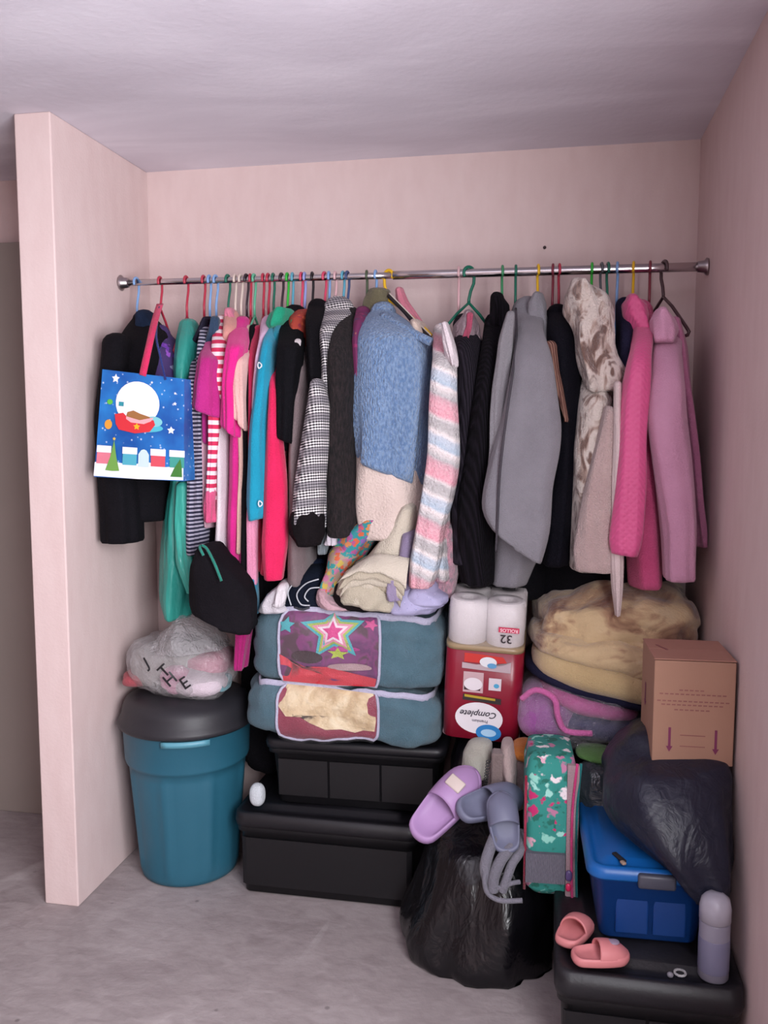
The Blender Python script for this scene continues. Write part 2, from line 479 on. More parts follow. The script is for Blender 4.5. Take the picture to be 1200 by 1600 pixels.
YB, XL = -4.7, -1.6      # wall behind the camera, far left of the room
def struct(name, me, mat, smooth=False): return tagk(link(name, me, mat, smooth=smooth), kind='structure')
cm = ceil_mat()
struct('floor', boxm(((XL+W)/2, YB/2, -0.05), (W-XL+0.4, -YB+0.4, 0.1)), floor_mat())
struct('ceiling', boxm(((XL+W)/2, YB/2, H+0.05), (W-XL+0.4, -YB+0.4, 0.1)), cm)
struct('wall_back', boxm(((XL+W)/2, 0.05, H/2), (W-XL+0.4, 0.1, H)), wallm)
wy0, wy1, wz0, wz1 = -3.55, -1.95, 0.75, 2.15       # window opening in the right wall, outside the frame
struct('wall_right', join([boxm((W+0.05, wy1/2, H/2), (0.1, -wy1, H)), boxm((W+0.05, (YB+wy0)/2, H/2), (0.1, wy0-YB, H)),
                           boxm((W+0.05, (wy0+wy1)/2, wz0/2), (0.1, wy1-wy0, wz0)), boxm((W+0.05, (wy0+wy1)/2, (wz1+H)/2), (0.1, wy1-wy0, H-wz1))]), wallm)
struct('wall_stub', boxm((-T/2, -D/2, H/2), (T, D, H), 0.004, 2), wallm)
struct('wall_left', boxm((XL-0.05, YB/2, H/2), (0.1, -YB, H)), wall_mat('7a6660', '6c5852', 'bounce_cutting_plaster'))  # unseen wall, coloured dark to cut bounced light on the far left
struct('wall_front', boxm(((XL+W)/2, YB-0.05, H/2), (W-XL, 0.1, H)), wallm)
ym, zm_ = (wy0+wy1)/2, (wz0+wz1)/2
struct('window_1', join([boxm((W+0.07, ym, wz0+0.02), (0.05, wy1-wy0, 0.04)), boxm((W+0.07, ym, wz1-0.02), (0.05, wy1-wy0, 0.04)),
      boxm((W+0.07, wy0+0.02, zm_), (0.05, 0.04, wz1-wz0)), boxm((W+0.07, wy1-0.02, zm_), (0.05, 0.04, wz1-wz0)), boxm((W+0.07, ym, zm_), (0.05, 0.04, wz1-wz0))]), plastic('e8e8e8'))
# door on the far side of the stub wall
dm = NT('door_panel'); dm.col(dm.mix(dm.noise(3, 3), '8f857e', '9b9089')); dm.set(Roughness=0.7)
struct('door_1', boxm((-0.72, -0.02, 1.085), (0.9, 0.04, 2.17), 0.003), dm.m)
tagk(link('nail_hole', lathe([(0.001, 0), (0.005, 0.0005), (0.0055, 0.003), (0.002, 0.005), (0.001, 0.005)], (0, 0, 0), 12), flat('3a2a2c')), 'tiny dark nail hole in the back wall above the rod', 'hole')
o = bpy.data.objects['nail_hole']; p = at(851, 387, -0.001); o.location = p; o.rotation_euler = (PI/2, 0, 0)

# ------------------------------------------------------------------ rod
YR = -0.222
chrome = metal('c8c4c6', 0.16)
def rodz(x): return 1.979-0.010*x/W
rod = root('clothes_rod', (W/2, YR, 1.95), 'chrome telescopic clothes rod spanning the alcove from wall to wall', 'rod')
xj = 0.93
def rodtube(x0, x1, r): return tube([(x0+(x1-x0)*i/6, YR, rodz(x0+(x1-x0)*i/6)-0.0) for i in range(7)], r, 20)
link('inner_tube', rodtube(0.004, xj+0.05, 0.0105), chrome, rod)
link('outer_tube', rodtube(xj, W-0.004, 0.0135), chrome, rod)
for x, s in ((0.0, 1), (W, -1)):
    me = lathe([(0.001, 0.001), (0.024, 0.001), (0.026, 0.006), (0.018, 0.013), (0.016, 0.03), (0.012, 0.032), (0.001, 0.032)], (0, 0, 0), 28)
    me.transform(Matrix.Translation((x, YR, rodz(x))) @ Matrix.Rotation(s*PI/2, 4, 'Y'))
    link('end_flange', me, metal('a8a0a2', 0.3), rod)

# ------------------------------------------------------------------ hangers
HCOL = dict(ltblue='7fa6d6', red='b3344a', dkgreen='1e6a56', cream='d3c3b8', dark='33262e', green='5fae8d', brgreen='2fae3a', aqua='5aa3ba',
            rose='cf4866', lilac='93a0d8', black='1c181d', pinkw='d8b0b4', navy='3c4f78', olive='4d5a44', yellow='e0b21c', medgreen='3c8a5c',
            dkred='7d2f3e', grey='55565c', plum='54303f', brown='4a3438')
def hanger(px, colr, label, drop=0.11, half=0.14, ang=0.0, r=0.0042, tilt=0.0):
    pr = at(px, 440-28*(px-190)/920.0, YR); x = pr.x; z = rodz(x); rr_ = 0.0135 if x > xj else 0.0105
    hr = rr_+r+0.0008
    pts = [(hr*math.cos(a), hr*math.sin(a)) for a in [math.radians(d) for d in range(-35, 200, 16)]]   # (y, z) hook over the rod
    pts = [(-y, zz) for y, zz in pts]                     # open end to the front... hook closes at the back
    pts += [(hr*0.9, -0.03), (0.006, -0.055), (0.0, -0.08), (0.0, -drop)]
    P3 = [Vector((0, y, zz)) for y, zz in pts]
    sh = [Vector((0, 0, -drop)), Vector((0, -half*0.35, -drop-0.035)), Vector((0, -half*0.9, -drop-0.105)), Vector((0, -half, -drop-0.12)), Vector((0, -half*0.95, -drop-0.128)),
          Vector((0, 0, -drop-0.132)), Vector((0, half*0.95, -drop-0.128)), Vector((0, half, -drop-0.12)), Vector((0, half*0.9, -drop-0.105)), Vector((0, half*0.35, -drop-0.035))]
    a, b = tube(P3, r, 8), tube(sh, r, 8, closed=True)
    me = join([a, b]); me.transform(Matrix.Rotation(tilt, 4, 'X') @ Matrix.Rotation(ang, 4, 'Z'))
    o = link('clothes_hanger', me, plastic(HCOL[colr], 0.35), origin=(0, 0, 0)); o.location = (x, YR, z)
    tagk(o, label, 'hanger', 'hangers on the rod')
    return o
HG = [
 (213, 'ltblue', 'light blue plastic hanger nearest the left wall, holding the black jacket'),
 (250, 'red', 'red plastic hanger second from the left, carrying the festive gift bag'),
 (291, 'red', 'red plastic hanger above the green plastic bag, third from the left'),
 (318, 'red', 'red plastic hanger of the magenta tee, fourth from the left'),
 (327, 'ltblue', 'light blue hanger left of its twin, just right of the fourth red hanger'),
 (337, 'ltblue', 'light blue hanger of the pink and white striped top'),
 (356, 'dkgreen', 'dark green hanger left of the two cream hangers'),
 (367, 'cream', 'cream hanger, left of the adjoining pair'),
 (376, 'cream', 'cream hanger, right of the adjoining pair'),
 (385, 'dark', 'near black hanger just right of the cream pair'),
 (391, 'red', 'thin red hanger between the near black one and the mint one'),
 (397, 'green', 'mint green hanger above the pale lavender top'),
 (411, 'red', 'red hanger, left one of the pair above the lavender top'),
 (419, 'red', 'red hanger, right one of the pair above the teal top'),
 (427, 'dkgreen', 'dark green hanger above the teal long sleeved top'),
 (440, 'dark', 'dark hanger between the dark green and bright green hangers'),
 (449, 'brgreen', 'bright grass green hanger over the black tee'),
 (457, 'aqua', 'aqua hanger right beside the bright green one'),
 (471, 'rose', 'rose pink hanger above the red printed shoulder'),
 (476, 'lilac', 'lilac blue hanger touching the rose pink one'),
 (488, 'black', 'thick black hanger of the black velvet jacket'),
 (507, 'rose', 'rose pink hanger above the tweed shoulder'),
 (514, 'ltblue', 'light blue hanger above the tweed shoulder'),
 (524, 'pinkw', 'pale pink hanger right of the light blue one over the tweed'),
 (536, 'aqua', 'aqua hanger touching the navy one left of the shaggy brown coat'),
 (543, 'navy', 'navy hanger of the shaggy brown coat'),
 (573, 'olive', 'dull olive hanger carrying the olive cloth'),
 (587, 'ltblue', 'light blue hanger of the fluffy blue sweater'),
 (717, 'pinkw', 'pale pink hanger left of the dark green twisted one'),
 (785, 'medgreen', 'medium green hanger of the black knit cardigan'),
 (806, 'dkgreen', 'dark green hanger of the grey hooded jacket'),
 (841, 'yellow', 'yellow hanger above the grey hood'),
 (864, 'dkred', 'dark red hanger left of its brighter neighbour, over the navy velvet top'),
 (874, 'red', 'red hanger over the shoulder of the navy velvet top'),
 (925, 'brgreen', 'bright green hanger of the brown and cream plush robe'),
 (940, 'grey', 'grey hanger right of the plush robe hood'),
 (950, 'dkgreen', 'dark green hanger between the grey and light blue ones at right'),
 (965, 'ltblue', 'light blue hanger of the navy garment at right'),
 (990, 'yellow', 'yellow hanger of the hot pink quilted coat'),
 (1016, 'dkred', 'dark red hanger right of the hot pink hood'),
]
rh = random.Random(3)
for px, c_, lb in HG: hanger(px, c_, lb, drop=0.115 if px != 250 else 0.09, ang=rh.uniform(-0.15, 0.15), half=0.10)
hanger(607, 'yellow', 'bright yellow hanger turned toward the room over the blue sweater', ang=1.15, half=0.16, drop=0.075, r=0.005)
hanger(733, 'dkgreen', 'dark green hanger turned sideways with a sheer scarf looped over it', ang=-0.9, half=0.12, drop=0.09, r=0.005)
hanger(1038, 'brown', 'dark brown hanger nearest the right wall, of the light pink hoodie', ang=0.35, half=0.16, drop=0.085, r=0.005)

# ------------------------------------------------------------------ clothes on the rod (left to right)
BLK = cloth('100e13', 0.015); BLK2 = cloth('0c0b10', 0.012); NVY = cloth('191a2a', 0.03)
SL = dict(yf=-0.45, yb=-0.36, back=0.9, fold=0.003)     # a sleeve hanging at the near shoulder

garment('jacket', 'black jacket hanging nearest the left wall behind the festive gift bag', 'jacket', [
 ('body', [(498, 203, 236), (515, 185, 245), (545, 158, 252), (620, 158, 262), (700, 160, 256), (785, 165, 254), (812, 170, 254)], BLK, dict(yf=-0.42, yb=-0.1, back=0.8)),
 ('sleeve', [(535, 152, 190), (600, 148, 185), (660, 142, 190), (700, 143, 195), (780, 146, 205), (846, 149, 208)], BLK, dict(yf=-0.49, yb=-0.36, back=0.8, raw=True)),
 ('collar', [(491, 206, 228), (505, 204, 237), (520, 207, 236), (528, 212, 232)], cloth('1f2b40', 0.05), dict(yf=-0.33, yb=-0.2, raw=True))])
garment('blouse', 'purple printed blouse half hidden by the festive gift bag', 'blouse', [
 ('body', [(520, 226, 258), (545, 215, 272), (600, 208, 284), (720, 210, 280)], spots('3d2a5e', ('6a34a0', '8b4bb0', '3a3c80', '7a7f9a'), 26), dict(yf=-0.40, yb=-0.05))])
TEALP = polybag('2e8f83', 0.35, 0.6)
garment('plastic_bag', 'green plastic bag hanging in the corner behind the festive gift bag', 'bag', [
 ('bag_body', [(506, 276, 300), (530, 268, 304), (575, 264, 300), (600, 268, 298), (700, 262, 296), (760, 256, 300), (800, 247, 300), (880, 242, 300), (940, 240, 292), (966, 250, 284)], TEALP, dict(yf=-0.40, yb=-0.15, back=0.9, fold=0.008, ff=5)),
 ('folded_flap', [(760, 272, 300), (820, 270, 302), (880, 276, 304), (925, 292, 303)], polybag('3aa394', 0.3, 0.6), dict(yf=-0.44, yb=-0.40, raw=True, back=1))])
NS = stripes('23233a', 'a9a6b8', 0.0125, 0.55)
garment('striped_dress', 'long dress with fine navy and white stripes', 'dress', [
 ('sleeve', [(545, 298, 314), (600, 291, 306), (650, 288, 304), (760, 289, 304), (866, 289, 304)], NS, dict(yf=-0.46, yb=-0.38, back=0.9, sh=30, fold=0.002)),
 ('body', [(505, 310, 326), (540, 304, 325), (640, 302, 320), (760, 304, 320), (868, 303, 319)], NS, dict(yf=-0.43, yb=-0.05, fold=0.003)),
 ('collar', [(498, 312, 326), (512, 306, 322), (535, 300, 312)], cloth('2a2838'), dict(yf=-0.32, yb=-0.15, raw=True))])
garment('tee_shirt', 'magenta short sleeved tee between the navy stripes and the pink stripes', 'shirt', [
 ('body', [(512, 318, 338), (560, 312, 336), (650, 310, 332), (690, 314, 332)], cloth('a01f74', 0.05), dict(yf=-0.42, yb=-0.05)),
 ('sleeve', [(518, 317, 335), (560, 306, 336), (600, 297, 334), ((632, 650), 292, 336)], cloth('b4207c', 0.05), dict(yf=-0.475, yb=-0.36, back=0.9, sh=40)),
 ('hanger_strap', [(498, 326, 338), (520, 322, 336), (540, 322, 332)], cloth('28405a'), dict(yf=-0.36, yb=-0.3, raw=True))])
garment('pale_dress', 'pale lilac pink dress seen only as a narrow strip', 'dress', [
 ('body', [(560, 316, 332), (650, 312, 332), (800, 313, 330), (822, 317, 330)], cloth('cfa5b4', 0.06), dict(yf=-0.415, yb=-0.06))])
PW = stripes('c92c56', 'ecd9de', 0.026, 0.5)
garment('striped_shirt', 'long sleeved top with bold pink and white stripes', 'shirt', [
 ('body', [(498, 334, 352), (530, 330, 356), (640, 330, 350), (700, 330, 352), (780, 332, 352)], PW, dict(yf=-0.42, yb=-0.05)),
 ('sleeve', [(505, 333, 350), (535, 327, 352), (580, 325, 350), (640, 323, 342), (720, 321, 336), (772, 320, 334)], PW, dict(SL, sh=40)),
 ('cuff', [(770, 318, 334), (800, 316, 333), (814, 317, 332)], cloth('d85a86', 0.05), dict(yf=-0.455, yb=-0.37, raw=True, label='plain pink cuff'))])
garment('white_shirt', 'white long top with a thin red hem', 'shirt', [
 ('body', [(520, 340, 358), (640, 336, 352), (720, 336, 355), (884, 332, 356)], cloth('ded6da', 0.05), dict(yf=-0.43, yb=-0.06, fold=0.003)),
 ('hem', [(880, 332, 356), (888, 332, 356)], cloth('c02a4a'), dict(yf=-0.434, yb=-0.06, raw=True, fold=0, capz=0.1, label='thin red hem'))])
garment('peach_blouse', 'peach blouse of which only the ruffled shoulder shows, left of the hot magenta tee', 'blouse', [
 ('body', [(492, 345, 368), (510, 342, 370), (560, 344, 366), (640, 346, 362)], cloth('d99a90', 0.08), dict(yf=-0.41, yb=-0.06)),
 ('neckline', [(484, 348, 360), (496, 346, 364), (506, 350, 362)], cloth('e08aa2'), dict(yf=-0.3, yb=-0.2, raw=True))])
garment('tee_shirt', 'hot magenta tee hanging long beside the white top', 'shirt', [
 ('body', [(502, 362, 385), (560, 360, 382), (680, 356, 384), (760, 352, 382), (892, 350, 376)], cloth('cf1e84', 0.05), dict(yf=-0.44, yb=-0.05)),
 ('sleeve', [(508, 358, 384), (540, 350, 378), (600, 344, 366), ((660, 680), 344, 368)], cloth('dd1d88', 0.04), dict(yf=-0.48, yb=-0.38, back=0.9, sh=30))])
garment('tee_shirt', 'pale peach pink tee with a hanging short sleeve', 'shirt', [
 ('body', [(512, 376, 392), (560, 372, 388), (660, 370, 386), (760, 372, 386), (862, 372, 382)], cloth('cfa79c', 0.06), dict(yf=-0.43, yb=-0.05)),
 ('sleeve', [(520, 373, 388), (560, 363, 382), (620, 358, 380), ((645, 672), 362, 382)], cloth('e0b2ac', 0.05), dict(yf=-0.47, yb=-0.38, back=0.9, sh=40))])
garment('black_dress', 'black dress between the pale tee and the crimson top', 'dress', [
 ('body', [(512, 386, 402), (560, 378, 400), (700, 374, 398), (820, 372, 400), (950, 372, 400)], BLK, dict(yf=-0.425, yb=-0.05))])
garment('crimson_shirt', 'crimson top with a pale print, seen between black and lavender', 'shirt', [
 ('body', [(515, 390, 410), (560, 386, 404), (640, 386, 402), (760, 388, 402), (890, 392, 410)], cloth('bb1f50', 0.06), dict(yf=-0.43, yb=-0.05))])
garment('lavender_shirt', 'pale lavender top with a rounded shoulder', 'shirt', [
 ('body', [(502, 404, 432), (520, 399, 428), (560, 396, 418), (600, 395, 412), (640, 396, 408)], cloth('d5b3ce', 0.05), dict(yf=-0.44, yb=-0.05, sh=30))])
garment('raglan_shirt', 'long sleeved top whose pink sleeve ends in a teal cuff', 'shirt', [
 ('sleeve', [(700, 388, 402), (815, 383, 399), (912, 382, 398)], cloth('dc8fae', 0.05), dict(yf=-0.44, yb=-0.38, raw=True, back=0.9, fold=0.002)),
 ('cuff', [(908, 383, 398), (935, 384, 398), (960, 385, 398)], cloth('0f84a4', 0.04), dict(yf=-0.444, yb=-0.378, raw=True, back=0.9, fold=0.002, label='teal cuff'))])
tl = garment('teal_shirt', 'bright teal long sleeved top with small white emblems', 'shirt', [
 ('body', [(488, 428, 446), (520, 420, 440), (600, 412, 430), (700, 404, 426)], cloth('0b7f94', 0.04), dict(yf=-0.42, yb=-0.05)),
 ('sleeve', [(500, 420, 436), (530, 407, 426), (580, 396, 418), (650, 388, 413), (740, 381, 413), (798, 378, 411), ((812, 806), 382, 408)], cloth('0a93b2', 0.04), dict(yf=-0.485, yb=-0.38, back=0.9, sh=40, fold=0.003)),
 ('green_shoulder', [(482, 424, 446), (490, 416, 450), (505, 414, 448), (512, 420, 440)], cloth('179a78', 0.08), dict(yf=-0.36, yb=-0.2, raw=True, capz=0.3, nz=0.02, nsc=22, label='green patch at the shoulder'))])
for x_, y_ in ((406, 571), (407, 787)):
    c0 = at(x_, y_, -0.492); link('emblem', tube([c0+Vector((0.006*math.cos(a), -0.002, 0.008*math.sin(a)*(1+0.3*math.cos(3*a)))) for a in np.linspace(0, 2*PI, 13)[:-1]], 0.0022, 5, True), cloth('dfe6ea', 0.03), tl)
garment('long_cardigan', 'hot crimson pink long cardigan', 'cardigan', [
 ('body', [(520, 420, 440), (600, 414, 436), (700, 414, 442), (800, 408, 446), (895, 400, 436)], cloth('c7164a', 0.04), dict(yf=-0.43, yb=-0.05)),
 ('sleeve', [(530, 420, 434), (600, 416, 432), (680, 413, 436), (760, 408, 444), (850, 402, 445), (905, 408, 438)], cloth('da1a58', 0.04), dict(yf=-0.48, yb=-0.40, back=0.9, sh=30, fold=0.002))])
garment('tee_shirt', 'black short sleeved tee between the crimson cardigan and the taupe dress', 'shirt', [
 ('body', [(492, 436, 478), (530, 434, 470), (680, 432, 460), (700, 436, 460)], BLK, dict(yf=-0.42, yb=-0.05)),
 ('sleeve', [(498, 434, 472), (540, 428, 466), (600, 427, 460), ((678, 690), 426, 456)], BLK2, dict(yf=-0.49, yb=-0.38, back=0.9, sh=40))])
garment('printed_shirt', 'top with a red orange print peeking above the black tee', 'shirt', [
 ('body', [(484, 458, 480), (492, 448, 482), (515, 446, 480), (560, 452, 476)], spots('a03a2c', ('c65a3a', '8a2a3a', '4a8a5a'), 60), dict(yf=-0.37, yb=-0.08, sh=20, capz=0.3, nz=0.012, nsc=20))])
garment('knit_dress', 'long taupe grey knit dress', 'dress', [
 ('body', [(524, 458, 484), (560, 452, 482), (640, 450, 478), (700, 446, 474), (800, 444, 478), (912, 442, 482)], cloth('7a6a6c', 0.05), dict(yf=-0.455, yb=-0.05, sh=50, fold=0.004)),
 ('shoulder_patch', [(532, 458, 468), (545, 455, 466), (568, 455, 462)], cloth('c9bfc2'), dict(yf=-0.462, yb=-0.42, raw=True, label='pale shoulder edge'))])
garment('velvet_jacket', 'black velvet jacket left of the tweed coat', 'jacket', [
 ('body', [(478, 476, 508), (500, 472, 506), (560, 476, 503), (612, 480, 504), (700, 482, 504)], cloth('0d0b10', 0.015, 0.5, 60, 0.8), dict(yf=-0.47, yb=-0.05, sh=35))])
HT = houndstooth()
garment('tweed_coat', 'black and white houndstooth tweed coat with a dark trimmed cuff', 'coat', [
 ('body', [(482, 500, 550), (500, 492, 546), (520, 492, 524), (560, 498, 522), (700, 498, 520), (820, 495, 515)], HT, dict(yf=-0.455, yb=-0.05, sh=40)),
 ('sleeve', [(600, 480, 500), (630, 476, 508), (700, 466, 506), (760, 457, 501), (818, 449, 496)], HT, dict(yf=-0.52, yb=-0.42, back=0.9, raw=True, fold=0.004)),
 ('cuff', [(812, 447, 499), (818, 446, 499), (836, 448, 499), (850, 458, 494)], cloth('161114', 0.02), dict(yf=-0.53, yb=-0.415, raw=True, back=0.9, fold=0.004, seed=4, label='dark trimmed cuff'))])
garment('shaggy_coat', 'shaggy dark brown coat left of the blue sweater', 'coat', [
 ('body', [(490, 528, 560), (512, 508, 556), (560, 501, 556), (660, 500, 556), (760, 500, 558), (836, 500, 556)], fuzzy('0e0a0c', '2a2022', 150, 0.35), dict(yf=-0.47, yb=-0.05, nz=0.01, sh=35))])
garment('magenta_shirt', 'dark magenta printed top whose shoulder shows left of the blue sweater', 'shirt', [
 ('body', [(486, 553, 576), (500, 548, 574), (530, 548, 566), (600, 552, 566)], spots('6a2350', ('8a2a5c', '4a3a5a', 'a06a5a'), 40), dict(yf=-0.42, yb=-0.08, sh=25))])
BLU = fuzzy('5f80ac', '86a2c6', 150, 0.5); CRM = cloth('d9c6bd', 0.05, 0.6, 40)
garment('sweater', 'fluffy light blue sweater with a cream lower band', 'sweater', [
 ('body', [(486, 578, 618), (500, 563, 642), (525, 552, 668), (560, 549, 674), (650, 548, 672), (708, 550, 668), ((712, 756), 552, 660)], BLU, dict(yf=-0.46, yb=-0.10, sh=40, back=0.8, exp=2.8, fold=0.009, ff=7, nz=0.012, edge=0.5, label='fluffy blue upper part')),
 ('cream_band', [(690, 551, 662), (740, 551, 660), (800, 553, 662), (838, 558, 664)], CRM, dict(yf=-0.44, yb=-0.12, raw=True, back=0.8, exp=2.8, fold=0.006, ff=7, nz=0.012, edge=0.5, label='plain cream lower band'))])
link('neck_band', tube(curve_pts([at(598, 494, -0.33), at(622, 508, -0.38), at(648, 522, -0.41), at(673, 534, -0.43)], 6), 0.013, 10), BLU, bpy.data.objects['sweater'])
garment('cream_blouse', 'cream blouse whose shoulder shows beneath the yellow hanger arm', 'blouse', [
 ('body', [((500, 512), 634, 662), ((514, 528), 632, 672), (560, 640, 676), (700, 645, 672)], cloth('d8c3b4', 0.05), dict(yf=-0.36, yb=-0.08, raw=True))])
garment('olive_shawl', 'olive green cloth folded over the rod above the blue sweater', 'shawl', [
 ('body', [(452, 572, 606), (465, 567, 606), (490, 565, 610), (540, 566, 612)], cloth('6e6851', 0.05), dict(yf=-0.25, yb=-0.14, raw=True, fold=0.004, capz=0.3, nz=0.012, nsc=18))])
garment('pink_scarf', 'rosy pink scarf trailing behind the yellow hanger', 'scarf', [
 ('body', [(452, 617, 631), (470, 618, 638), ((490, 500), 630, 656), ((505, 515), 640, 664), (540, 645, 668)], cloth('d8899a', 0.1), dict(yf=-0.22, yb=-0.15, raw=True))])
sh_ = root('slim_hanger', at(640, 530, -0.3), 'slim black hanger slanting down right of the yellow one', 'hanger', 'hangers on the rod')
link('arm', tube(curve_pts([at(607, 462, -0.24), at(625, 480, -0.26), at(652, 508, -0.31), at(674, 530, -0.36)], 5), 0.006, 8), plastic('1b151a', 0.5), sh_)
link('arm_stripe', tube(curve_pts([at(608, 458, -0.241), at(627, 477, -0.263), at(655, 506, -0.313), at(673, 524, -0.36)], 5), 0.0022, 6), plastic('cfc4b8', 0.5), sh_)
garment('charcoal_knit', 'charcoal knit top right of the pastel cardigan', 'sweater', [
 ('body', [(505, 706, 746), (540, 704, 750), (600, 706, 752), (700, 708, 748), (800, 700, 745), (880, 700, 742)], knit('1c181f', '2c2730', 60), dict(yf=-0.42, yb=-0.06, sh=35, nz=0.01))])
garment('pastel_cardigan', 'cardigan in pastel pink, blue and grey stripes with a cream hood', 'cardigan', [
 ('body', [(515, 676, 702), (545, 676, 712), (620, 676, 712), (700, 672, 706), (800, 668, 702), (905, 668, 708)], pastel(), dict(yf=-0.43, yb=-0.06, sh=30)),
 ('sleeve', [(512, 676, 698), (560, 671, 712), (620, 667, 713), (680, 664, 716), (722, 662, 718), (780, 656, 706), (830, 648, 690), (880, 640, 686), (916, 640, 674)], pastel(), dict(yf=-0.53, yb=-0.42, back=0.9, sh=40, exp=2.6, fold=0.004)),
 ('hood', [(505, 688, 698), (535, 690, 708), (560, 697, 713), (570, 702, 712)], cloth('ded2d6', 0.04), dict(yf=-0.54, yb=-0.44, raw=True, label='pale hood edge'))])
garment('sheer_scarf', 'sheer grey pink scarf looped in the dark green hanger', 'scarf', [
 ('body', [(488, 722, 740), (505, 708, 747), (530, 705, 748), (560, 712, 744)], film('a08a92', 0.75, 0.6), dict(yf=-0.36, yb=-0.22, raw=True, fold=0.006)),
 ('pink_edge', [(492, 728, 740), (510, 728, 736), (528, 724, 732)], cloth('b0506a'), dict(yf=-0.37, yb=-0.34, raw=True))])
garment('knit_cardigan', 'long black knit cardigan with a raised collar', 'cardigan', [
 ('body', [(500, 756, 786), (530, 748, 790), (600, 735, 782), (700, 722, 778), (780, 705, 774), (850, 702, 774), (912, 716, 778)], knit('0b090d', '17131a', 55), dict(yf=-0.46, yb=-0.05, sh=60, fold=0.006)),
 ('collar', [(462, 766, 788), (474, 764, 796), (490, 764, 796), (508, 758, 792)], knit('0b090d', '17131a', 55), dict(yf=-0.32, yb=-0.18, raw=True))])
GRY = cloth('86838a', 0.04, 0.5, 90)
garment('hooded_jacket', 'light grey hooded jacket with wide hanging sleeves', 'jacket', [
 ('body', [(482, 798, 852), (520, 786, 858), (600, 776, 866), (700, 772, 866), (800, 774, 860), (860, 768, 852), (914, 762, 826)], GRY, dict(yf=-0.44, yb=-0.06, sh=40, fold=0.006)),
 ('lapel', [(490, 790, 804), (530, 778, 802), (600, 770, 797), (700, 765, 790), (745, 760, 782)], cloth('8c898e', 0.04, 0.5, 90), dict(yf=-0.50, yb=-0.44, raw=True, back=1)),
 ('sleeve', [(484, 806, 846), (520, 804, 852), (570, 800, 864), (620, 788, 874), (665, 778, 881), (705, 766, 877), (760, 751, 864), (800, 747, 862), (838, 768, 858), ((850, 880), 800, 846)], GRY, dict(yf=-0.56, yb=-0.44, back=0.9, sh=60, exp=2.8, fold=0.004)),
 ('hood', [(459, 830, 848), (472, 822, 852), (500, 822, 853), (524, 838, 852)], cloth('8e8b92', 0.04, 0.5, 90), dict(yf=-0.34, yb=-0.2, raw=True))])
link('groove_shade', tube(curve_pts([at(806, 482, -0.36), at(807, 530, -0.47), at(800, 590, -0.555), at(790, 660, -0.568), at(781, 740, -0.57), at(777, 820, -0.565), at(775, 862, -0.55)], 6), 0.0035, 6), cloth('4a464c', 0.02), bpy.data.objects['hooded_jacket'])  # dark tube painting the shade in the groove beside the lapel
garment('velvet_blouse', 'navy black velvet top with a braided tan edge', 'shirt', [
 ('body', [(488, 852, 892), (510, 848, 905), (560, 850, 912), (620, 860, 912), (700, 866, 905), (800, 850, 900), (882, 845, 890)], cloth('0b0a14', 0.015, 0.4, 60, 0.8), dict(yf=-0.44, yb=-0.06, sh=30, fold=0.006)),
 ('tan_edge', [(540, 850, 870), (580, 856, 872), (620, 868, 880), (655, 880, 888)], knit('9a7466', '5f3f3a', 60), dict(yf=-0.475, yb=-0.44, raw=True, back=1, fold=0, label='braided tan edging'))])
PL = camo(); PLC = cloth('c6aca8', 0.05, 0.9, 60, 1.0, 0.5)
garment('plush_robe', 'brown and cream marbled plush robe with a big hood', 'robe', [
 ('body', [(560, 900, 970), (620, 896, 966), (700, 890, 962), (800, 886, 962), (890, 886, 966)], PL, dict(yf=-0.47, yb=-0.06, sh=20, nz=0.01)),
 ('plain_panel', [(640, 944, 960), (720, 926, 964), (800, 908, 968), (860, 898, 972), (893, 902, 974)], PLC, dict(yf=-0.52, yb=-0.40, raw=True, back=0.9, nz=0.01, label='plain cream pink panel')),
 ('white_lining', [(600, 958, 970), (700, 958, 971), (800, 958, 973), (880, 956, 976), (920, 957, 973), (962, 962, 968)], cloth('d5c2c0', 0.04), dict(yf=-0.535, yb=-0.49, raw=True, back=1, fold=0.002, label='white lining hanging to a point')),
 ('hood', [(436, 890, 912), (450, 882, 935), (480, 884, 958), (520, 892, 970), (560, 900, 972), (590, 908, 970), (605, 915, 962)], PL, dict(yf=-0.47, yb=-0.2, raw=True, nz=0.035, nsc=14, fold=0.014, exp=2.2))])
garment('navy_shirt', 'navy top between the plush robe and the hot pink coat', 'shirt', [
 ('body', [(474, 962, 994), (520, 966, 996), (600, 964, 992), (700, 962, 986), (800, 960, 980)], cloth('24233a', 0.04), dict(yf=-0.42, yb=-0.06, sh=30))])
HP = quilt('dd5a90', 'c84c80')
garment('quilted_coat', 'hot pink quilted coat with its hood up on the hanger', 'coat', [
 ('body', [(482, 980, 1022), (540, 978, 1026), (640, 974, 1032), (760, 978, 1038), (860, 982, 1042), (917, 986, 1043)], cloth('cf5585', 0.05, 0.5, 60), dict(yf=-0.46, yb=-0.06, sh=40, fold=0.005)),
 ('sleeve', [(490, 990, 1022), (530, 990, 1022), (570, 982, 1020), (620, 972, 1018), (700, 966, 1012), (780, 960, 1010), (852, 952, 1006), ((860, 868), 956, 1000)], HP, dict(yf=-0.56, yb=-0.44, back=0.9, sh=60, exp=2.6, fold=0.003)),
 ('hood', [(463, 980, 1002), (472, 972, 1016), (490, 974, 1020), (520, 992, 1022)], HP, dict(yf=-0.40, yb=-0.2, raw=True))])
LP = cloth('c792ad', 0.03, 0.3, 50)
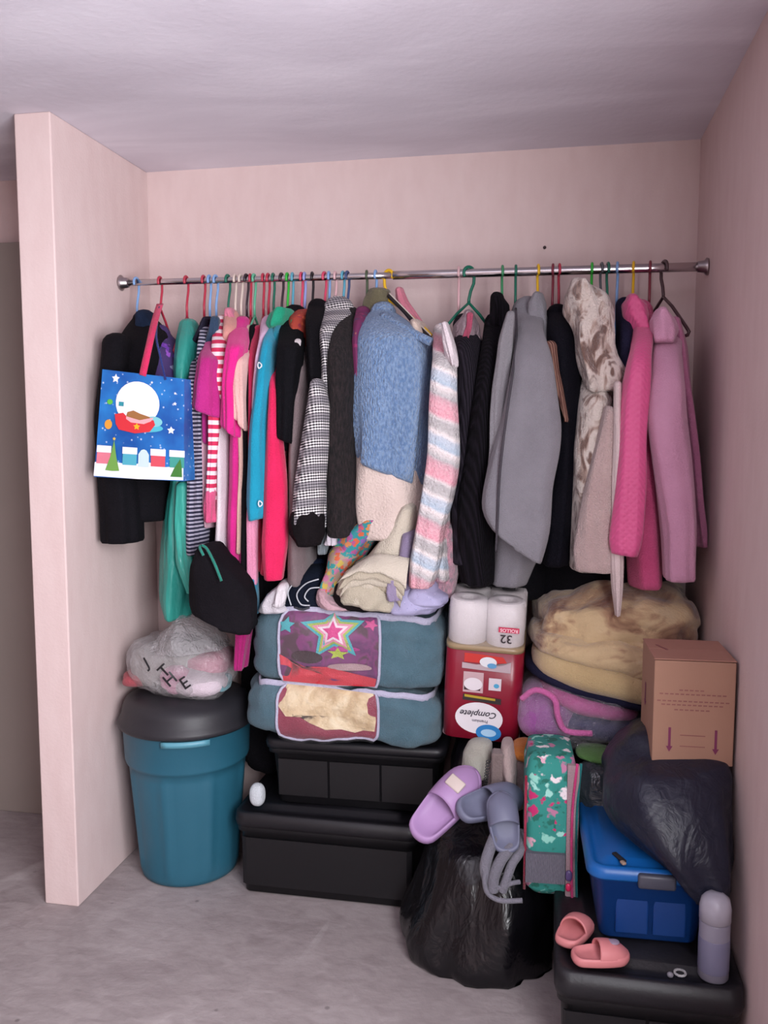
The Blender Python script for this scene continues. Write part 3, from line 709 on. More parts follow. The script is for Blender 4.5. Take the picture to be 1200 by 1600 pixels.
garment('zip_hoodie', 'light pink hoodie hanging nearest the right wall', 'hoodie', [
 ('back_panel', [(498, 1048, 1066), (540, 1056, 1078), (620, 1066, 1086), (700, 1074, 1094), (780, 1082, 1102), (852, 1088, 1111)], cloth('c07a9c', 0.05), dict(yf=-0.40, yb=-0.12, raw=True, back=1.0)),
 ('body', [(512, 1024, 1066), (560, 1028, 1074), (700, 1036, 1084), (850, 1048, 1088)], LP, dict(yf=-0.46, yb=-0.1, sh=30)),
 ('sleeve', [(508, 1020, 1064), (540, 1022, 1070), (600, 1018, 1074), (645, 1013, 1076), (700, 1020, 1082), (780, 1030, 1088), (840, 1038, 1092), (905, 1042, 1091)], LP, dict(yf=-0.57, yb=-0.44, back=0.9, sh=50, exp=2.7, fold=0.003)),
 ('hood', [(486, 1024, 1048), (496, 1018, 1058), (512, 1018, 1064), (530, 1022, 1058)], cloth('d49dba', 0.03), dict(yf=-0.50, yb=-0.3, raw=True))])
# clothes deeper in the row; the black ones are added to fill dark gaps
garment('black_trousers', 'black trousers hanging behind the white top and the striped dress', 'trousers', [
 ('body', [(600, 318, 345), (780, 316, 345), (905, 310, 350)], BLK2, dict(yf=-0.36, yb=-0.05, raw=True))])
garment('dark_skirt', 'black skirt hanging low behind the crimson cardigan', 'skirt', [
 ('body', [(700, 385, 440), (850, 385, 445), (1000, 380, 450)], BLK2, dict(yf=-0.33, yb=-0.05, raw=True))])
garment('dark_trousers', 'near black trousers hanging behind the tweed cuff', 'trousers', [
 ('body', [(600, 470, 560), (800, 468, 580), (925, 466, 580)], cloth('0f0d15', 0.02), dict(yf=-0.31, yb=-0.05, raw=True, back=0.9))])
garment('magenta_leggings', 'magenta leggings hanging low beside the teal storage bag', 'leggings', [
 ('body', [(860, 372, 392), (955, 368, 392), (1044, 366, 378)], cloth('a8156e', 0.04), dict(yf=-0.42, yb=-0.34, raw=True, back=0.9))])
garment('long_dark_dress', 'long black dress filling the gap between pastel cardigan and grey jacket', 'dress', [
 ('body', [(600, 700, 850), (800, 700, 850), (935, 705, 860)], BLK2, dict(yf=-0.30, yb=-0.04, raw=True, back=0.9))])
garment('dark_coat', 'dark coat hanging behind the velvet top and plush robe', 'coat', [
 ('body', [(560, 872, 1000), (800, 852, 1040), (940, 832, 1060)], BLK2, dict(yf=-0.30, yb=-0.04, raw=True, back=0.9))])
garment('grey_shawl', 'grey pink knitted shawl end below the charcoal knit', 'shawl', [
 ('body', [(830, 684, 712), (870, 676, 716), ((915, 935), 672, 706)], fuzzy('8a7b82', 'c08a98', 60, 0.6), dict(yf=-0.40, yb=-0.28, raw=True, back=0.9))])
# black bag hanging low at left, with its green strap
hb = garment('hanging_bag', 'soft black cloth bag hanging low over the bin', 'bag', [
 ('bag_body', [(862, 302, 326), (885, 292, 350), (915, 288, 378), (945, 286, 386), ((962, 985), 292, 386), ((975, 992), 330, 382)], cloth('141116', 0.02), dict(yf=-0.58, yb=-0.40, raw=True, back=0.9, exp=3.2, fold=0.007, clamp=True))], 'bags among the clothes')
st = root('bag_strap', at(330, 905, -0.5), 'thin green strap loop beside the soft black cloth bag', 'strap')
link('strap_loop', ribbon(curve_pts([at(318, 868, -0.60), at(312, 854, -0.60), at(322, 856, -0.60), at(335, 880, -0.60), at(346, 908, -0.605)], 6), 0.008, 0.003, (1, 0, 0)), cloth('1f8272'), st)

# ------------------------------------------------------------------ festive gift bag
YG = -0.54
g0, g1, g2, g3 = at(160, 577, YG), at(288, 592, YG), at(287, 752, YG), at(147, 745, YG)   # tl, tr, br, bl
gb = root('gift_bag', (0.18, YG+0.05, g3.z), 'blue festive gift bag printed with a moon, sleigh and snowy houses', 'bag', 'bags among the clothes')
gm = NT('gift_bag_paper'); sx = gm.n('ShaderNodeSeparateXYZ'); gm.l(gm.co, sx.inputs[0])
gm.col(gm.mix(gm.ramp(gm.noise(9, 3), [(0.35, '000000'), (0.7, 'ffffff')]), '164f9c', '2a7fc8')); vx = gm.n('ShaderNodeTexVoronoi'); vx.inputs['Scale'].default_value = 55; gm.l(gm.co, vx.inputs['Vector'])
gm.col(gm.mix(gm.ramp(vx.outputs['Distance'], [(0.12, 'cccccc'), (0.2, '000000')]), gm.mix(gm.ramp(gm.noise(9, 3), [(0.35, '000000'), (0.7, 'ffffff')]), '164f9c', '2a7fc8'), 'cfdcf0')); gm.set(Roughness=0.35)
dp = Vector((0.004, 0.085, 0)); side = at(147, 745, YG)
def gf(u, v, off=0.002):      # u 0..1 left-right, v 0..1 bottom-top
    a = g3.lerp(g2, u); b = g0.lerp(g1, u); p = a.lerp(b, v); return Vector((p.x, p.y-off-0.004*math.sin(PI*u)*math.sin(PI*v), p.z))
vs = []; nu, nv = 12, 12
for i in range(nv+1):
    for j in range(nu+1): vs.append(gf(j/nu, i/nv, 0))
for i in range(nv+1):
    for j in range(nu+1):
        p = gf(j/nu, i/nv, 0); vs.append(Vector((max(p.x, 0.005), p.y+0.085*(1-0.45*i/nv), p.z)))
K = (nu+1)*(nv+1); fs = [(i*(nu+1)+j, i*(nu+1)+j+1, (i+1)*(nu+1)+j+1, (i+1)*(nu+1)+j) for i in range(nv) for j in range(nu)]
fs += [tuple(K+k for k in reversed(f)) for f in fs]
for i in range(nv):
    a, b = i*(nu+1), (i+1)*(nu+1); fs.append((a, b, K+b, K+a)); a, b = a+nu, b+nu; fs.append((a, K+a, K+b, b))
for j in range(nu): fs.append((j, K+j, K+j+1, j+1))
gbody = link('bag_body', mesh(vs, fs), gm.m, gb, smooth=False)
def gd(nm, poly, c, off=0.003, rough=0.5): return link(nm, decal(gf, poly, off), flat(c, rough), gbody, smooth=False)
gd('snow_field', [(0.0, 0.01), (0.5, 0.0), (1, 0.01), (1, 0.15), (0.8, 0.13), (0.6, 0.17), (0.4, 0.13), (0.2, 0.16), (0.0, 0.14)], 'e8eaf0', 0.003)
gd('moon', ell(0.46, 0.72, 0.26, 0.205, 28), 'eeeaf2', 0.003)
gd('cloud', ell(0.5, 0.50, 0.27, 0.05), '4fb4c8', 0.0032); gd('cloud', ell(0.66, 0.56, 0.1, 0.05), '7cc4cc', 0.0034)
gd('sleigh', [(0.22, 0.51), (0.26, 0.46), (0.45, 0.435), (0.62, 0.46), (0.68, 0.53), (0.66, 0.575), (0.5, 0.55), (0.38, 0.555), (0.3, 0.62), (0.2, 0.60)], 'd2303a', 0.0042)
gd('sleigh_rim', [(0.34, 0.59), (0.40, 0.555), (0.55, 0.55), (0.63, 0.585), (0.66, 0.6), (0.63, 0.56), (0.55, 0.53), (0.4, 0.535), (0.34, 0.565)], 'eaa6ac', 0.0048)
gd('sack', [(0.33, 0.57), (0.45, 0.545), (0.6, 0.56), (0.62, 0.60), (0.5, 0.625), (0.42, 0.65), (0.35, 0.63)], '9d6a3c', 0.004); gd('gold_bow', star(0.47, 0.50, 0.035, 0.5, 1.2), 'f2b020', 0.005)
gd('green_bow', ell(0.13, 0.71, 0.035, 0.025), '5cb848', 0.0035); gd('parcel', rect(0.24, 0.30, 0.68, 0.72), '2f8f9c', 0.0042)
gd('orange_bird', ell(0.13, 0.50, 0.045, 0.045), 'e09a3a', 0.0035)
for x_, y_, r_ in ((0.18, 0.93, 0.045), (0.86, 0.49, 0.04), (0.62, 0.93, 0.015), (0.9, 0.75, 0.02), (0.9, 0.85, 0.015)): gd('star_print', star(x_, y_, r_, 0.5, 1.15), 'dfe4f2', 0.0035)
for x_, c_ in ((0.1, 'd9788a'), (0.4, '4fa9bd'), (0.72, 'd4505e'), (0.93, '3f9a8e')):
    gd('house_wall', rect(x_-0.08, x_+0.08, 0.13, 0.25), c_, 0.0036); gd('house_roof', rect(x_-0.085, x_+0.085, 0.235, 0.30), 'e6e6ee', 0.004)
gd('arch_door', [(0.5, 0.12), (0.62, 0.12), (0.62, 0.24), (0.59, 0.28), (0.56, 0.29), (0.53, 0.28), (0.5, 0.24)], 'c6dbe0', 0.0045)
gd('fir_tree', [(0.13, 0.07), (0.21, 0.065), (0.29, 0.07), (0.25, 0.2), (0.215, 0.36), (0.18, 0.2)], '6fa04a', 0.005)
gd('fir_tree', [(0.86, 0.04), (0.93, 0.04), (0.99, 0.04), (0.985, 0.14), (0.97, 0.22), (0.9, 0.12)], '3f7a34', 0.005)
gd('tree_star', star(0.215, 0.37, 0.018, 0.5, 1.2), 'e8c04a', 0.0055)
link('ribbon_handle', ribbon(curve_pts([gf(0.50, 0.985, 0.002), at(232, 545, YG), at(241, 505, -0.47), at(250, 475, -0.36)], 6), 0.021, 0.003, (1, 0.1, 0)), cloth('cf2a5e', 0.05), gb)
link('cord_handle', tube(curve_pts([gf(0.78, 0.97, 0.003), at(250, 555, YG), at(244, 522, -0.5), at(249, 480, -0.38)], 6), 0.0035, 6), cloth('27347a'), gb)

# ------------------------------------------------------------------ round bin with lid
BC = (0.236, -0.292, 0)
bn = root('trash_bin', BC, 'teal blue plastic bin with a black lid in the left corner', 'bin')
prof = [(0.001, 0.001), (0.150, 0.001), (0.160, 0.006), (0.164, 0.02)]
for i in range(1, 14): prof.append((0.164+0.030*i/13, 0.02+0.37*i/13))
prof += [(0.203, 0.395), (0.206, 0.405), (0.211, 0.52), (0.215, 0.523), (0.215, 0.531), (0.205, 0.531), (0.2, 0.5), (0.001, 0.5)]
def binmesh():
    n = 96; vs = []
    for r, z in prof:
        for j in range(n):
            a = 2*PI*j/n; k = 0
            if 0.02 < z < 0.385 and (j % 12) in (0,): k = 0.007
            elif 0.02 < z < 0.385 and (j % 12) in (1, 11): k = 0.004
            vs.append((BC[0]+(r+k)*math.cos(a), BC[1]+(r+k)*math.sin(a), z))
    return mesh(vs, grid_faces(len(prof), n))
binm = plastic('2a6276', 0.45, 0.03, 0.15)
link('bin_body', binmesh(), binm, bn)
lidm = plastic('29282d', 0.5, 0.02, 0.15)
link('lid', lathe([(0.205, 0.520), (0.222, 0.517), (0.227, 0.524), (0.226, 0.535), (0.216, 0.545), (0.211, 0.575), (0.200, 0.600), (0.15, 0.617), (0.06, 0.622), (0.001, 0.622)], BC, 64), lidm, bn)
hp = []
for i in range(9):
    a = math.radians(-88+i*5.0); hp.append((BC[0]+0.217*math.cos(a), BC[1]+0.217*math.sin(a), 0.504))
link('handle', ribbon(hp, 0.018, 0.012, (0, 0, 1)), plastic('5f9cae', 0.4), bn)

# ------------------------------------------------------------------ printed clear bag of clothes on the bin
cb = root('clear_bag', (0.24, -0.28, 0.622), 'clear plastic bag of pastel clothes with dark letters, lying on the bin lid', 'bag')
sb = Soft((0.228, -0.30, 0.705), (0.37, 0.30, 0.20), 2.6, ry=0.12, nz=0.02, nsc=8, seed=4, crease=0.006)
cfilm = link('clear_film', sb.mesh(20), film('c9c4c6', 0.35, 0.12), cb)
link('gathered_neck', loft([(958, 276, 286, -0.36, -0.28), (975, 268, 300, -0.40, -0.24), (1000, 240, 325, -0.43, -0.2), (1020, 225, 340, -0.43, -0.2)], clamp=True, nz=0.01, seed=8), film('b9b6b8', 0.45, 0.15), cb)
for c_, p_, s_, nm in (('8f8a86', (0.14, -0.29, 0.70), (0.18, 0.2, 0.14), 'grey'), ('d2c3cc', (0.31, -0.32, 0.665), (0.18, 0.2, 0.08), 'white'),
                   ('cc7f96', (0.31, -0.26, 0.715), (0.16, 0.18, 0.09), 'pink'), ('a04a52', (0.085, -0.33, 0.665), (0.09, 0.13, 0.06), 'red'),
                   ('a7a6a2', (0.22, -0.26, 0.73), (0.2, 0.16, 0.10), 'pale grey'), ('c98ea8', (0.235, -0.37, 0.675), (0.10, 0.1, 0.09), 'rose'), ('6f9ea8', (0.385, -0.33, 0.66), (0.035, 0.12, 0.05), 'aqua')):
    tagk(link('folded_cloth', Soft(p_, s_, 2.6, nz=0.012, nsc=14, seed=len(nm), crease=0.004).mesh(10), cloth(c_, 0.08)), nm+' bit of clothing inside the clear bag on the bin', 'clothing', 'clothes in the clear bag')
def cbf(u, v, off): 
    q = at(u, v, -0.47); d = (q-CAM).normalized()   # drop the print straight onto the front of the bag
    best = None
    for i in range(60):
        p = q+d*(0.004*i-0.02); l_ = sb.R.inverted() @ (p-sb.c); L = abs(l_.x/sb.s.x)**sb.k+abs(l_.y/sb.s.y)**sb.k+abs(l_.z/sb.s.z)**sb.k
        if L < 1: return p-d*(0.016+off)
    return q+d*0.1
INK = flat('1b1a1e', 0.5)
for ch, x_, y_, s_, r_ in (('J', 229, 1036, 24, -0.5), ('T', 257, 1049, 27, -0.75), ('H', 266, 1062, 27, -0.7), ('E', 289, 1068, 27, -0.6)):
    cu = text_mesh(ch, s_, lambda u, v, off: cbf(u, v, off), x_, y_, 0.002, r_, 1.0, 1.2) if False else None
    me = text_mesh(ch, s_, lambda u, v, off, y0=y_: cbf(u, 2*y0-v, off), x_, y_, 0.002, -r_, 1.0, 0.3)
    link('letter', me, INK, cfilm, smooth=False)

# ------------------------------------------------------------------ black storage boxes
def storage_box(label, c, w, d, h, lidh, mat, lmat, rz=0.0, taper=0.93, over=0.025, panels=3, name='storage_box'):
    r = root(name, (c[0], c[1], c[2]), label, 'storage box')
    zb = h-lidh
    link('box_body', rr([(0.0, w*taper-0.02, d*taper-0.02, 0.02), (0.006, w*taper, d*taper, 0.025), (zb-0.03, w*0.985, d*0.985, 0.03), (zb-0.028, w+over*0.6, d+over*0.6, 0.03), (zb, w+over*0.6, d+over*0.6, 0.03)], c, rz), mat, r)
    link('lid', rr([(zb-0.012, w+over, d+over, 0.035), (zb+0.004, w+over+0.006, d+over+0.006, 0.035), (h-0.012, w+over, d+over, 0.035), (h-0.01, w+over-0.03, d+over-0.03, 0.03), (h-0.018, w+over-0.06, d+over-0.06, 0.03), (h-0.018, w-0.1, d-0.1, 0.02), (h-0.004, w-0.11, d-0.11, 0.02)], c, rz), lmat, r)
    R_ = Matrix.Rotation(rz, 3, 'Z')
    for i in range(panels):
        pw = w*taper/panels*0.955; x_ = (i-(panels-1)/2)*w*taper/panels
        z0, z1 = 0.03, zb-0.05; t0 = d*(taper+(0.985-taper)*z0/zb)/2; t1 = d*(taper+(0.985-taper)*z1/zb)/2
        vs = [Vector((x_+sx*pw/2*k, -(t-0.004+0.008*kk), z)) for kk, k in ((0, 1.06), (1, 1)) for sx, z, t in ((-1, z0, t0), (1, z0, t0), (1, z1, t1), (-1, z1, t1))]
        vs = [R_ @ v+Vector(c) for v in vs]
        link('rib_panel', mesh(vs, [(4, 5, 6, 7), (0, 1, 5, 4), (1, 2, 6, 5), (2, 3, 7, 6), (3, 0, 4, 7), (3, 2, 1, 0)]), mat, r, smooth=False)
    return r
KB = plastic('0e0d11', 0.5, 0.01, 0.1); KL = plastic('151419', 0.45, 0.01, 0.1)
storage_box('wide black storage box on the floor under another black box', (0.752, -0.255, 0.0), 0.575, 0.36, 0.285, 0.045, KB, KL, 0.0, 0.95, 0.02, 1)
storage_box('black storage box with grooved front, upper of the stacked pair', (0.832, -0.225, 0.286), 0.55, 0.31, 0.232, 0.03, KB, KL, 0.02, 0.92, 0.03, 3)
tagk(link('foam_ball', Soft((0.523, -0.41, 0.325), (0.05, 0.05, 0.075), 2.4, nz=0.004, seed=3).mesh(10), cloth('c9cfd4', 0.04)), 'small white rounded thing wedged left of the upper black box', 'ball')

tagk(link('gap_shade_block', Soft((0.45, -0.11, 0.63), (0.15, 0.18, 0.69), 3.5, nz=0.02, seed=51, crease=0.006).mesh(16), cloth('0c0b10', 0.012)), 'black soft block added as the shadow in the gap between the bin and the teal storage bags', 'bag')  # added black block, stands in for the shadow behind bin and boxes
# ------------------------------------------------------------------ teal fabric storage bags with clear windows
TB = cloth('587784', 0.08, 0.6, 80); PIPE = cloth('b9b6cc', 0.03)
def window_bag(label, soft, uw, vw, kind):
    r = root('fabric_storage_bag', (soft.c.x, soft.c.y, soft.c.z-soft.s.z), label, 'storage bag', 'teal fabric storage bags')
    link('bag_body', soft.mesh(26), TB, r)
    if kind == 'print':
        m = NT('fleece_print'); sx = m.n('ShaderNodeSeparateXYZ'); m.l(m.co, sx.inputs[0])
        m.col(m.ramp(m.noise(16, 2, None, 1.0), [(0.35, '5c2458'), (0.5, '762a66'), (0.62, '4a2a3a')])); m.set(Roughness=0.35)
        wc = link('window_contents', soft.patch(uw[0], uw[1], vw[0], vw[1], 0.004), m.m, r)
        def sd(nm, poly, c, off): link(nm, decal(soft.front, [(min(max(x, uw[0]+0.01), uw[1]-0.01), min(max(y, vw[0]+0.02), vw[1]-0.02)) for x, y in poly], off, 5), cloth(c, 0.05, 0.3, 60, 0.5), wc)
        u0, u1, v0, v1 = uw[0], uw[1], vw[0], vw[1]; fu = lambda a: u0+(u1-u0)*a; fv = lambda a: v0+(v1-v0)*a
        sd('red_fold', [(fu(0.01), fv(0.02)), (fu(0.5), fv(0.02)), (fu(0.98), fv(0.02)), (fu(0.98), fv(0.14)), (fu(0.5), fv(0.27)), (fu(0.2), fv(0.24)), (fu(0.01), fv(0.38))], 'c8263a', 0.009)
        sd('brown_fold', ell(fu(0.3), fv(0.38), 0.16, 0.16), '3c262a', 0.011)
        sd('beige_fold', ell(fu(0.72), fv(0.28), 0.22, 0.09), 'a08284', 0.011)
        sd('pink_patch', ell(fu(0.62), fv(0.52), 0.2, 0.07), 'b02f86', 0.0064)
        cx_, cy_ = fu(0.55), fv(0.74)
        for k, (r_, c_) in enumerate(((0.62, '3fa6ae'), (0.50, '9db04a'), (0.40, 'd98aa0'), (0.30, 'e6d2dc'), (0.2, 'cc2f80'))):
            sd('star_print', star(cx_, cy_, r_*1.25, 0.46, 0.45, -0.1), c_, 0.009+0.0008*k)
        sd('green_patch', star(fu(0.60), fv(0.45), 0.16, 0.45, 0.7), 'a8b83a', 0.0075); sd('aqua_patch', star(fu(0.08), fv(0.78), 0.2, 0.5, 0.5), '3fa6ae', 0.0068)
        sd('pink_star', star(fu(0.92), fv(0.86), 0.15, 0.45, 0.6, 0.4), 'cf4a8c', 0.0068)
    else:
        m = NT('cream_fleece_and_maroon'); 
        link('window_contents', soft.patch(uw[0], uw[1], vw[0], vw[1], 0.004), cloth('8a1c3c', 0.04, 0.3, 60, 0.4), r)
        u0, u1, v0, v1 = uw[0], uw[1], vw[0], vw[1]; fu = lambda a: u0+(u1-u0)*a; fv = lambda a: v0+(v1-v0)*a
        poly = [(0.02, 0.98), (0.02, 0.62), (0.1, 0.45), (0.22, 0.5), (0.35, 0.38), (0.5, 0.28), (0.65, 0.3), (0.78, 0.24), (0.86, 0.3), (0.97, 0.3), (0.98, 0.5), (0.97, 0.98), (0.5, 0.98)]
        mm = NT('sherpa_fleece'); mm.col(mm.ramp(mm.noise(14, 4, None, 1.0), [(0.3, 'b89c74'), (0.5, 'd4bd98'), (0.7, 'e0d0b0')])); mm.bump(mm.noise(30, 4), 0.8, 0.02); mm.set(Roughness=0.9)
        link('fleece', decal(soft.front, [(fu(a), fv(b)) for a, b in poly], 0.009, 5), mm.m, r)
    # piping round the window and along the zip
    pts = [(uw[0], vw[0]), (uw[0], vw[1]), (uw[1], vw[1]), (uw[1], vw[0]), (uw[0], vw[0])]; path = []
    for (a, b), (c_, d_) in zip(pts[:-1], pts[1:]):
        for i in range(10): path.append(soft.front(a+(c_-a)*i/10, b+(d_-b)*i/10, 0.005))
    link('piping', tube(path, 0.0048, 6, closed=True), PIPE, r)
    pv = 0.97
    zp = [soft.pt((-1, y_, pv), 0.004) for y_ in np.linspace(0.4, -0.95, 8)]+[soft.pt((x_, -1, pv), 0.004) for x_ in np.linspace(-0.95, 0.95, 24)]+[soft.pt((1, y_, pv), 0.004) for y_ in np.linspace(-0.95, 0.4, 8)]
    link('zip_tape', ribbon(zp, 0.024, 0.005, (0, 0, 1)), PIPE, r)
    cl = soft.patch(uw[0]+0.01, uw[1]-0.01, vw[0]+0.01, vw[1]-0.01, 0.016)
    link('clear_window', cl, film('e8e8ee', 0.06, 0.08, 0.5), r)
    return r
s1 = Soft((0.80, -0.245, 0.613), (0.635, 0.43, 0.18), 5.5, ry=0.05, nz=0.022, nsc=8, seed=11, crease=0.004)
window_bag('teal fabric storage bag with cream fleece in its window, lower of two', s1, (-0.60, 0.40), (-0.97, 0.97), 'cream')
s2 = Soft((0.815, -0.24, 0.818), (0.615, 0.42, 0.245), 5.5, ry=0.03, nz=0.022, nsc=8, seed=12, crease=0.004)
window_bag('teal fabric storage bag with a star print blanket in its window, upper of two', s2, (-0.66, 0.38), (-0.9, 0.99), 'print')

# ------------------------------------------------------------------ clothes piled on the storage bags
def pile(name, label, cat, parts):
    return garment(name, label, cat, parts, 'clothes piled on the storage bags')
PR = dict(raw=True, back=0.95, exp=2.4, nz=0.008)
CRT = cloth('c9bfae', 0.05, 0.5, 50)
pile('fleece_throw', 'cream fleece throw rising to a peak on the pile', 'throw', [
 ('top_fold', [(796, 622, 648), (820, 604, 650), (850, 584, 644), (885, 560, 640), (912, 548, 626), (928, 540, 622)], CRT, dict(PR, yf=-0.46, yb=-0.22)),
 ('under_fold', [((908, 920), 532, 616), ((922, 938), 524, 622), ((934, 952), 522, 622)], CRT, dict(PR, yf=-0.49, yb=-0.2, fold=0.014, ff=8)),
 ('ruffled_edge', [((924, 940), 520, 618), ((932, 950), 519, 620), ((938, 956), 526, 618)], cloth('bdb3a0', 0.05), dict(PR, yf=-0.505, yb=-0.3, fold=0.012, ff=9))])
def sheet(top, bot, yt, yb_, th=0.007, n=24, m=8, wob=0.004, seed=0):
    """one draped layer of cloth between two edges, with thickness"""
    T_ = [at(x, y, yt) for x, y in top]; B_ = [at(x, y, yb_) for x, y in bot]; T_ = curve_pts(T_, 8); B_ = curve_pts(B_, 8)
    def pick(P, u): f = u*(len(P)-1); i = min(int(f), len(P)-2); return P[i].lerp(P[i+1], f-i)
    vs = []
    for k in (0, 1):
        for i in range(m+1):
            for j in range(n+1):
                u, v = j/n, i/m; p = pick(T_, u).lerp(pick(B_, u), v); p = p+Vector((0, -0.012*math.sin(PI*v), 0))
                p.y += wob*math.sin(9*u+seed)*v; p.z += wob*0.7*math.sin(23*u+seed*2)*v; p.y += th*k; p.z -= 0.2*th*k; vs.append(p)
    K = (n+1)*(m+1); fs = [(i*(n+1)+j, i*(n+1)+n+1+j, i*(n+1)+n+2+j, i*(n+1)+j+1) for i in range(m) for j in range(n)]
    fs += [tuple(K+q for q in reversed(f)) for f in fs]
    e = [j for j in range(n+1)]+[i*(n+1)+n for i in range(1, m+1)]+[m*(n+1)+j for j in range(n-1, -1, -1)]+[i*(n+1) for i in range(m-1, 0, -1)]
    for q in range(len(e)): a_, b_ = e[q], e[(q+1) % len(e)]; fs.append((a_, b_, K+b_, K+a_))
    return mesh(vs, fs)
for k, (c_, dy) in enumerate((('cdc3b3', 0), ('bdb29f', 11), ('c9bfae', 20), ('b3a894', 28))):
    link('hem_layer', sheet([(552, 884), (590, 866), (640, 872)], [(526+k*2, 912+dy), (550, 897+dy), (580, 894+dy), (610, 902+dy), (634-k*3, 920+dy)], -0.475+0.004*k, -0.515+0.009*k, seed=k), cloth(c_, 0.05), bpy.data.objects['fleece_throw'])
pile('paisley_scarf', 'teal, orange and purple paisley scarf on the pile', 'scarf', [
 ('upper_end', [(812, 566, 592), (835, 524, 590), (855, 516, 574), (875, 510, 560)], spots('2a8286', ('c05a3a', '7a5a9a', '2f9a8a', 'c07a4a', 'a04a7a'), 60, (0.5, 0.6)), dict(PR, yf=-0.44, yb=-0.25)),
 ('lower_end', [(872, 506, 556), (895, 504, 540), (915, 496, 530), (928, 494, 520)], spots('a08878', ('c05a3a', '2f8a8a', 'b8a04a', 'b06a8a'), 60, (0.5, 0.6)), dict(PR, yf=-0.46, yb=-0.28))])
pile('white_label_cloth', 'small white cloth corner sticking up left of the paisley scarf', 'cloth', [
 ('body', [(820, 516, 524), (836, 511, 526), (852, 508, 524)], cloth('cfc6cf'), dict(PR, yf=-0.45, yb=-0.40))])
pile('grey_cuff', 'pale grey cuff poking out under the shaggy coat', 'cloth', [
 ('body', [(830, 494, 508), (848, 493, 509), (864, 496, 506)], cloth('7f878c'), dict(PR, yf=-0.42, yb=-0.36))])
dk = pile('track_jacket', 'navy track top rolled up with thin white piping', 'top', [
 ('rolled_body', [(905, 462, 506), (918, 434, 512), (935, 428, 512), (950, 430, 508)], cloth('101725', 0.02), dict(PR, yf=-0.44, yb=-0.22)),
 ('rolled_sleeve', [(890, 476, 512), (902, 470, 514), (912, 472, 512)], cloth('26304a', 0.03), dict(PR, yf=-0.36, yb=-0.2))])
for pp in ([(498, 905), (478, 912), (464, 928), (470, 944), (484, 946)], [(500, 918), (484, 920), (476, 932), (482, 940)], [(458, 912), (450, 926), (455, 946)]):
    link('white_piping', tube(curve_pts([at(x_, y_, -0.449) for x_, y_ in pp], 6), 0.0022, 6), cloth('c8ccd2'), dk)
pile('white_cloth', 'white cloth bunched at the left end of the pile', 'cloth', [
 ('folded_body', [(918, 430, 446), (932, 410, 444), (946, 402, 440), (956, 400, 450)], cloth('cfc9cf', 0.05), dict(PR, yf=-0.46, yb=-0.3)),
 ('white_tube', [(920, 430, 446), (934, 429, 444), (946, 428, 440)], cloth('dcd6da', 0.04), dict(PR, yf=-0.475, yb=-0.40))])
pile('brown_tee', 'dark brown folded tee under the cream throw', 'shirt', [
 ('body', [((918, 930), 512, 575), ((930, 942), 508, 600), ((945, 955), 505, 622)], cloth('1d171a', 0.02), dict(PR, yf=-0.47, yb=-0.2))])
pile('pink_cloth', 'pale pink cloth edge between the navy top and the brown tee', 'cloth', [
 ('body', [((925, 935), 492, 512), ((938, 944), 490, 525), ((946, 952), 492, 548)], cloth('bd9aa2', 0.05), dict(PR, yf=-0.478, yb=-0.38))])
LV = cloth('857893', 0.05)
pile('lavender_jumper', 'lavender grey jumper draped between the throw and the pastel sleeve', 'jumper', [
 ('body', [(838, 622, 650), (870, 614, 650), (900, 612, 655), (922, 608, 672), (942, 612, 690)], LV, dict(PR, yf=-0.47, yb=-0.2)),
 ('folded_sleeve', [(905, 602, 626), (925, 600, 630), (938, 604, 626)], cloth('978aa6', 0.05), dict(PR, yf=-0.50, yb=-0.42, capz=0.3, nz=0.014, nsc=18))])
LF = spots('aaa6c8', ('7d86b0', 'c8c0d8', '8f7fa8'), 120, (0.15, 0.2))
pile('floral_pyjamas', 'folded lilac floral pyjamas at the right front of the pile', 'pyjamas', [
 ('top_layer', [((924, 928), 632, 680), ((932, 938), 622, 697), ((944, 946), 620, 698)], LF, dict(PR, yf=-0.50, yb=-0.28)),
 ('bottom_layer', [((944, 946), 600, 690), ((952, 952), 594, 692), ((957, 958), 598, 680)], LF, dict(PR, yf=-0.49, yb=-0.3))])

# ------------------------------------------------------------------ sack under the tissue pack (wedged in the gap), then the pack
SK = polybag('17151c', 0.35, 0.7)
tagk(link('dark_sack', Soft((1.262, -0.21, 0.28), (0.27, 0.36, 0.56), 3.5, nz=0.02, seed=21, crease=0.008).mesh(18), SK), 'dark plastic sack standing under the tissue pack', 'bag')
tp = root('tissue_pack', (1.235, -0.33, 0.565), 'upside down red and white pack of 32 toilet rolls', 'pack')
TA = -0.045                                   # leans a little
tpc = Vector((1.235, -0.318, 0.570)); TR = Matrix.Rotation(0.045, 3, 'Y') @ Matrix.Rotation(0.10, 3, 'X')
TW, TD, TH, TS = 0.228, 0.24, 0.435, 0.300    # width, depth, full height, red height
def tpx(me):
    me.transform(Matrix.Translation(tpc) @ TR.to_4x4()); return me
wrp = link('red_wrapper', tpx(rr([(0.0, TW-0.03, TD-0.03, 0.03), (0.008, TW, TD, 0.035), (0.15, TW+0.004, TD+0.004, 0.035), (TS, TW, TD, 0.035), (TS+0.001, TW-0.01, TD-0.01, 0.03)])), plastic('8a1830', 0.3, 0.04, 0.1), tp)
link('wrapper_band', tpx(rr([(TS-0.014, TW+0.003, TD+0.003, 0.035), (TS+0.002, TW+0.003, TD+0.003, 0.035)])), plastic('a08a6a', 0.3), tp)
link('bottom_seam', tpx(rr([(-0.004, TW-0.02, 0.02, 0.008), (0.004, TW+0.006, TD*0.9, 0.03), (0.008, TW+0.006, TD*0.9, 0.03)])), plastic('d8b8bc', 0.3), tp)
RL = cloth('e3dbdc', 0.03, 0.25, 60, 0.9)
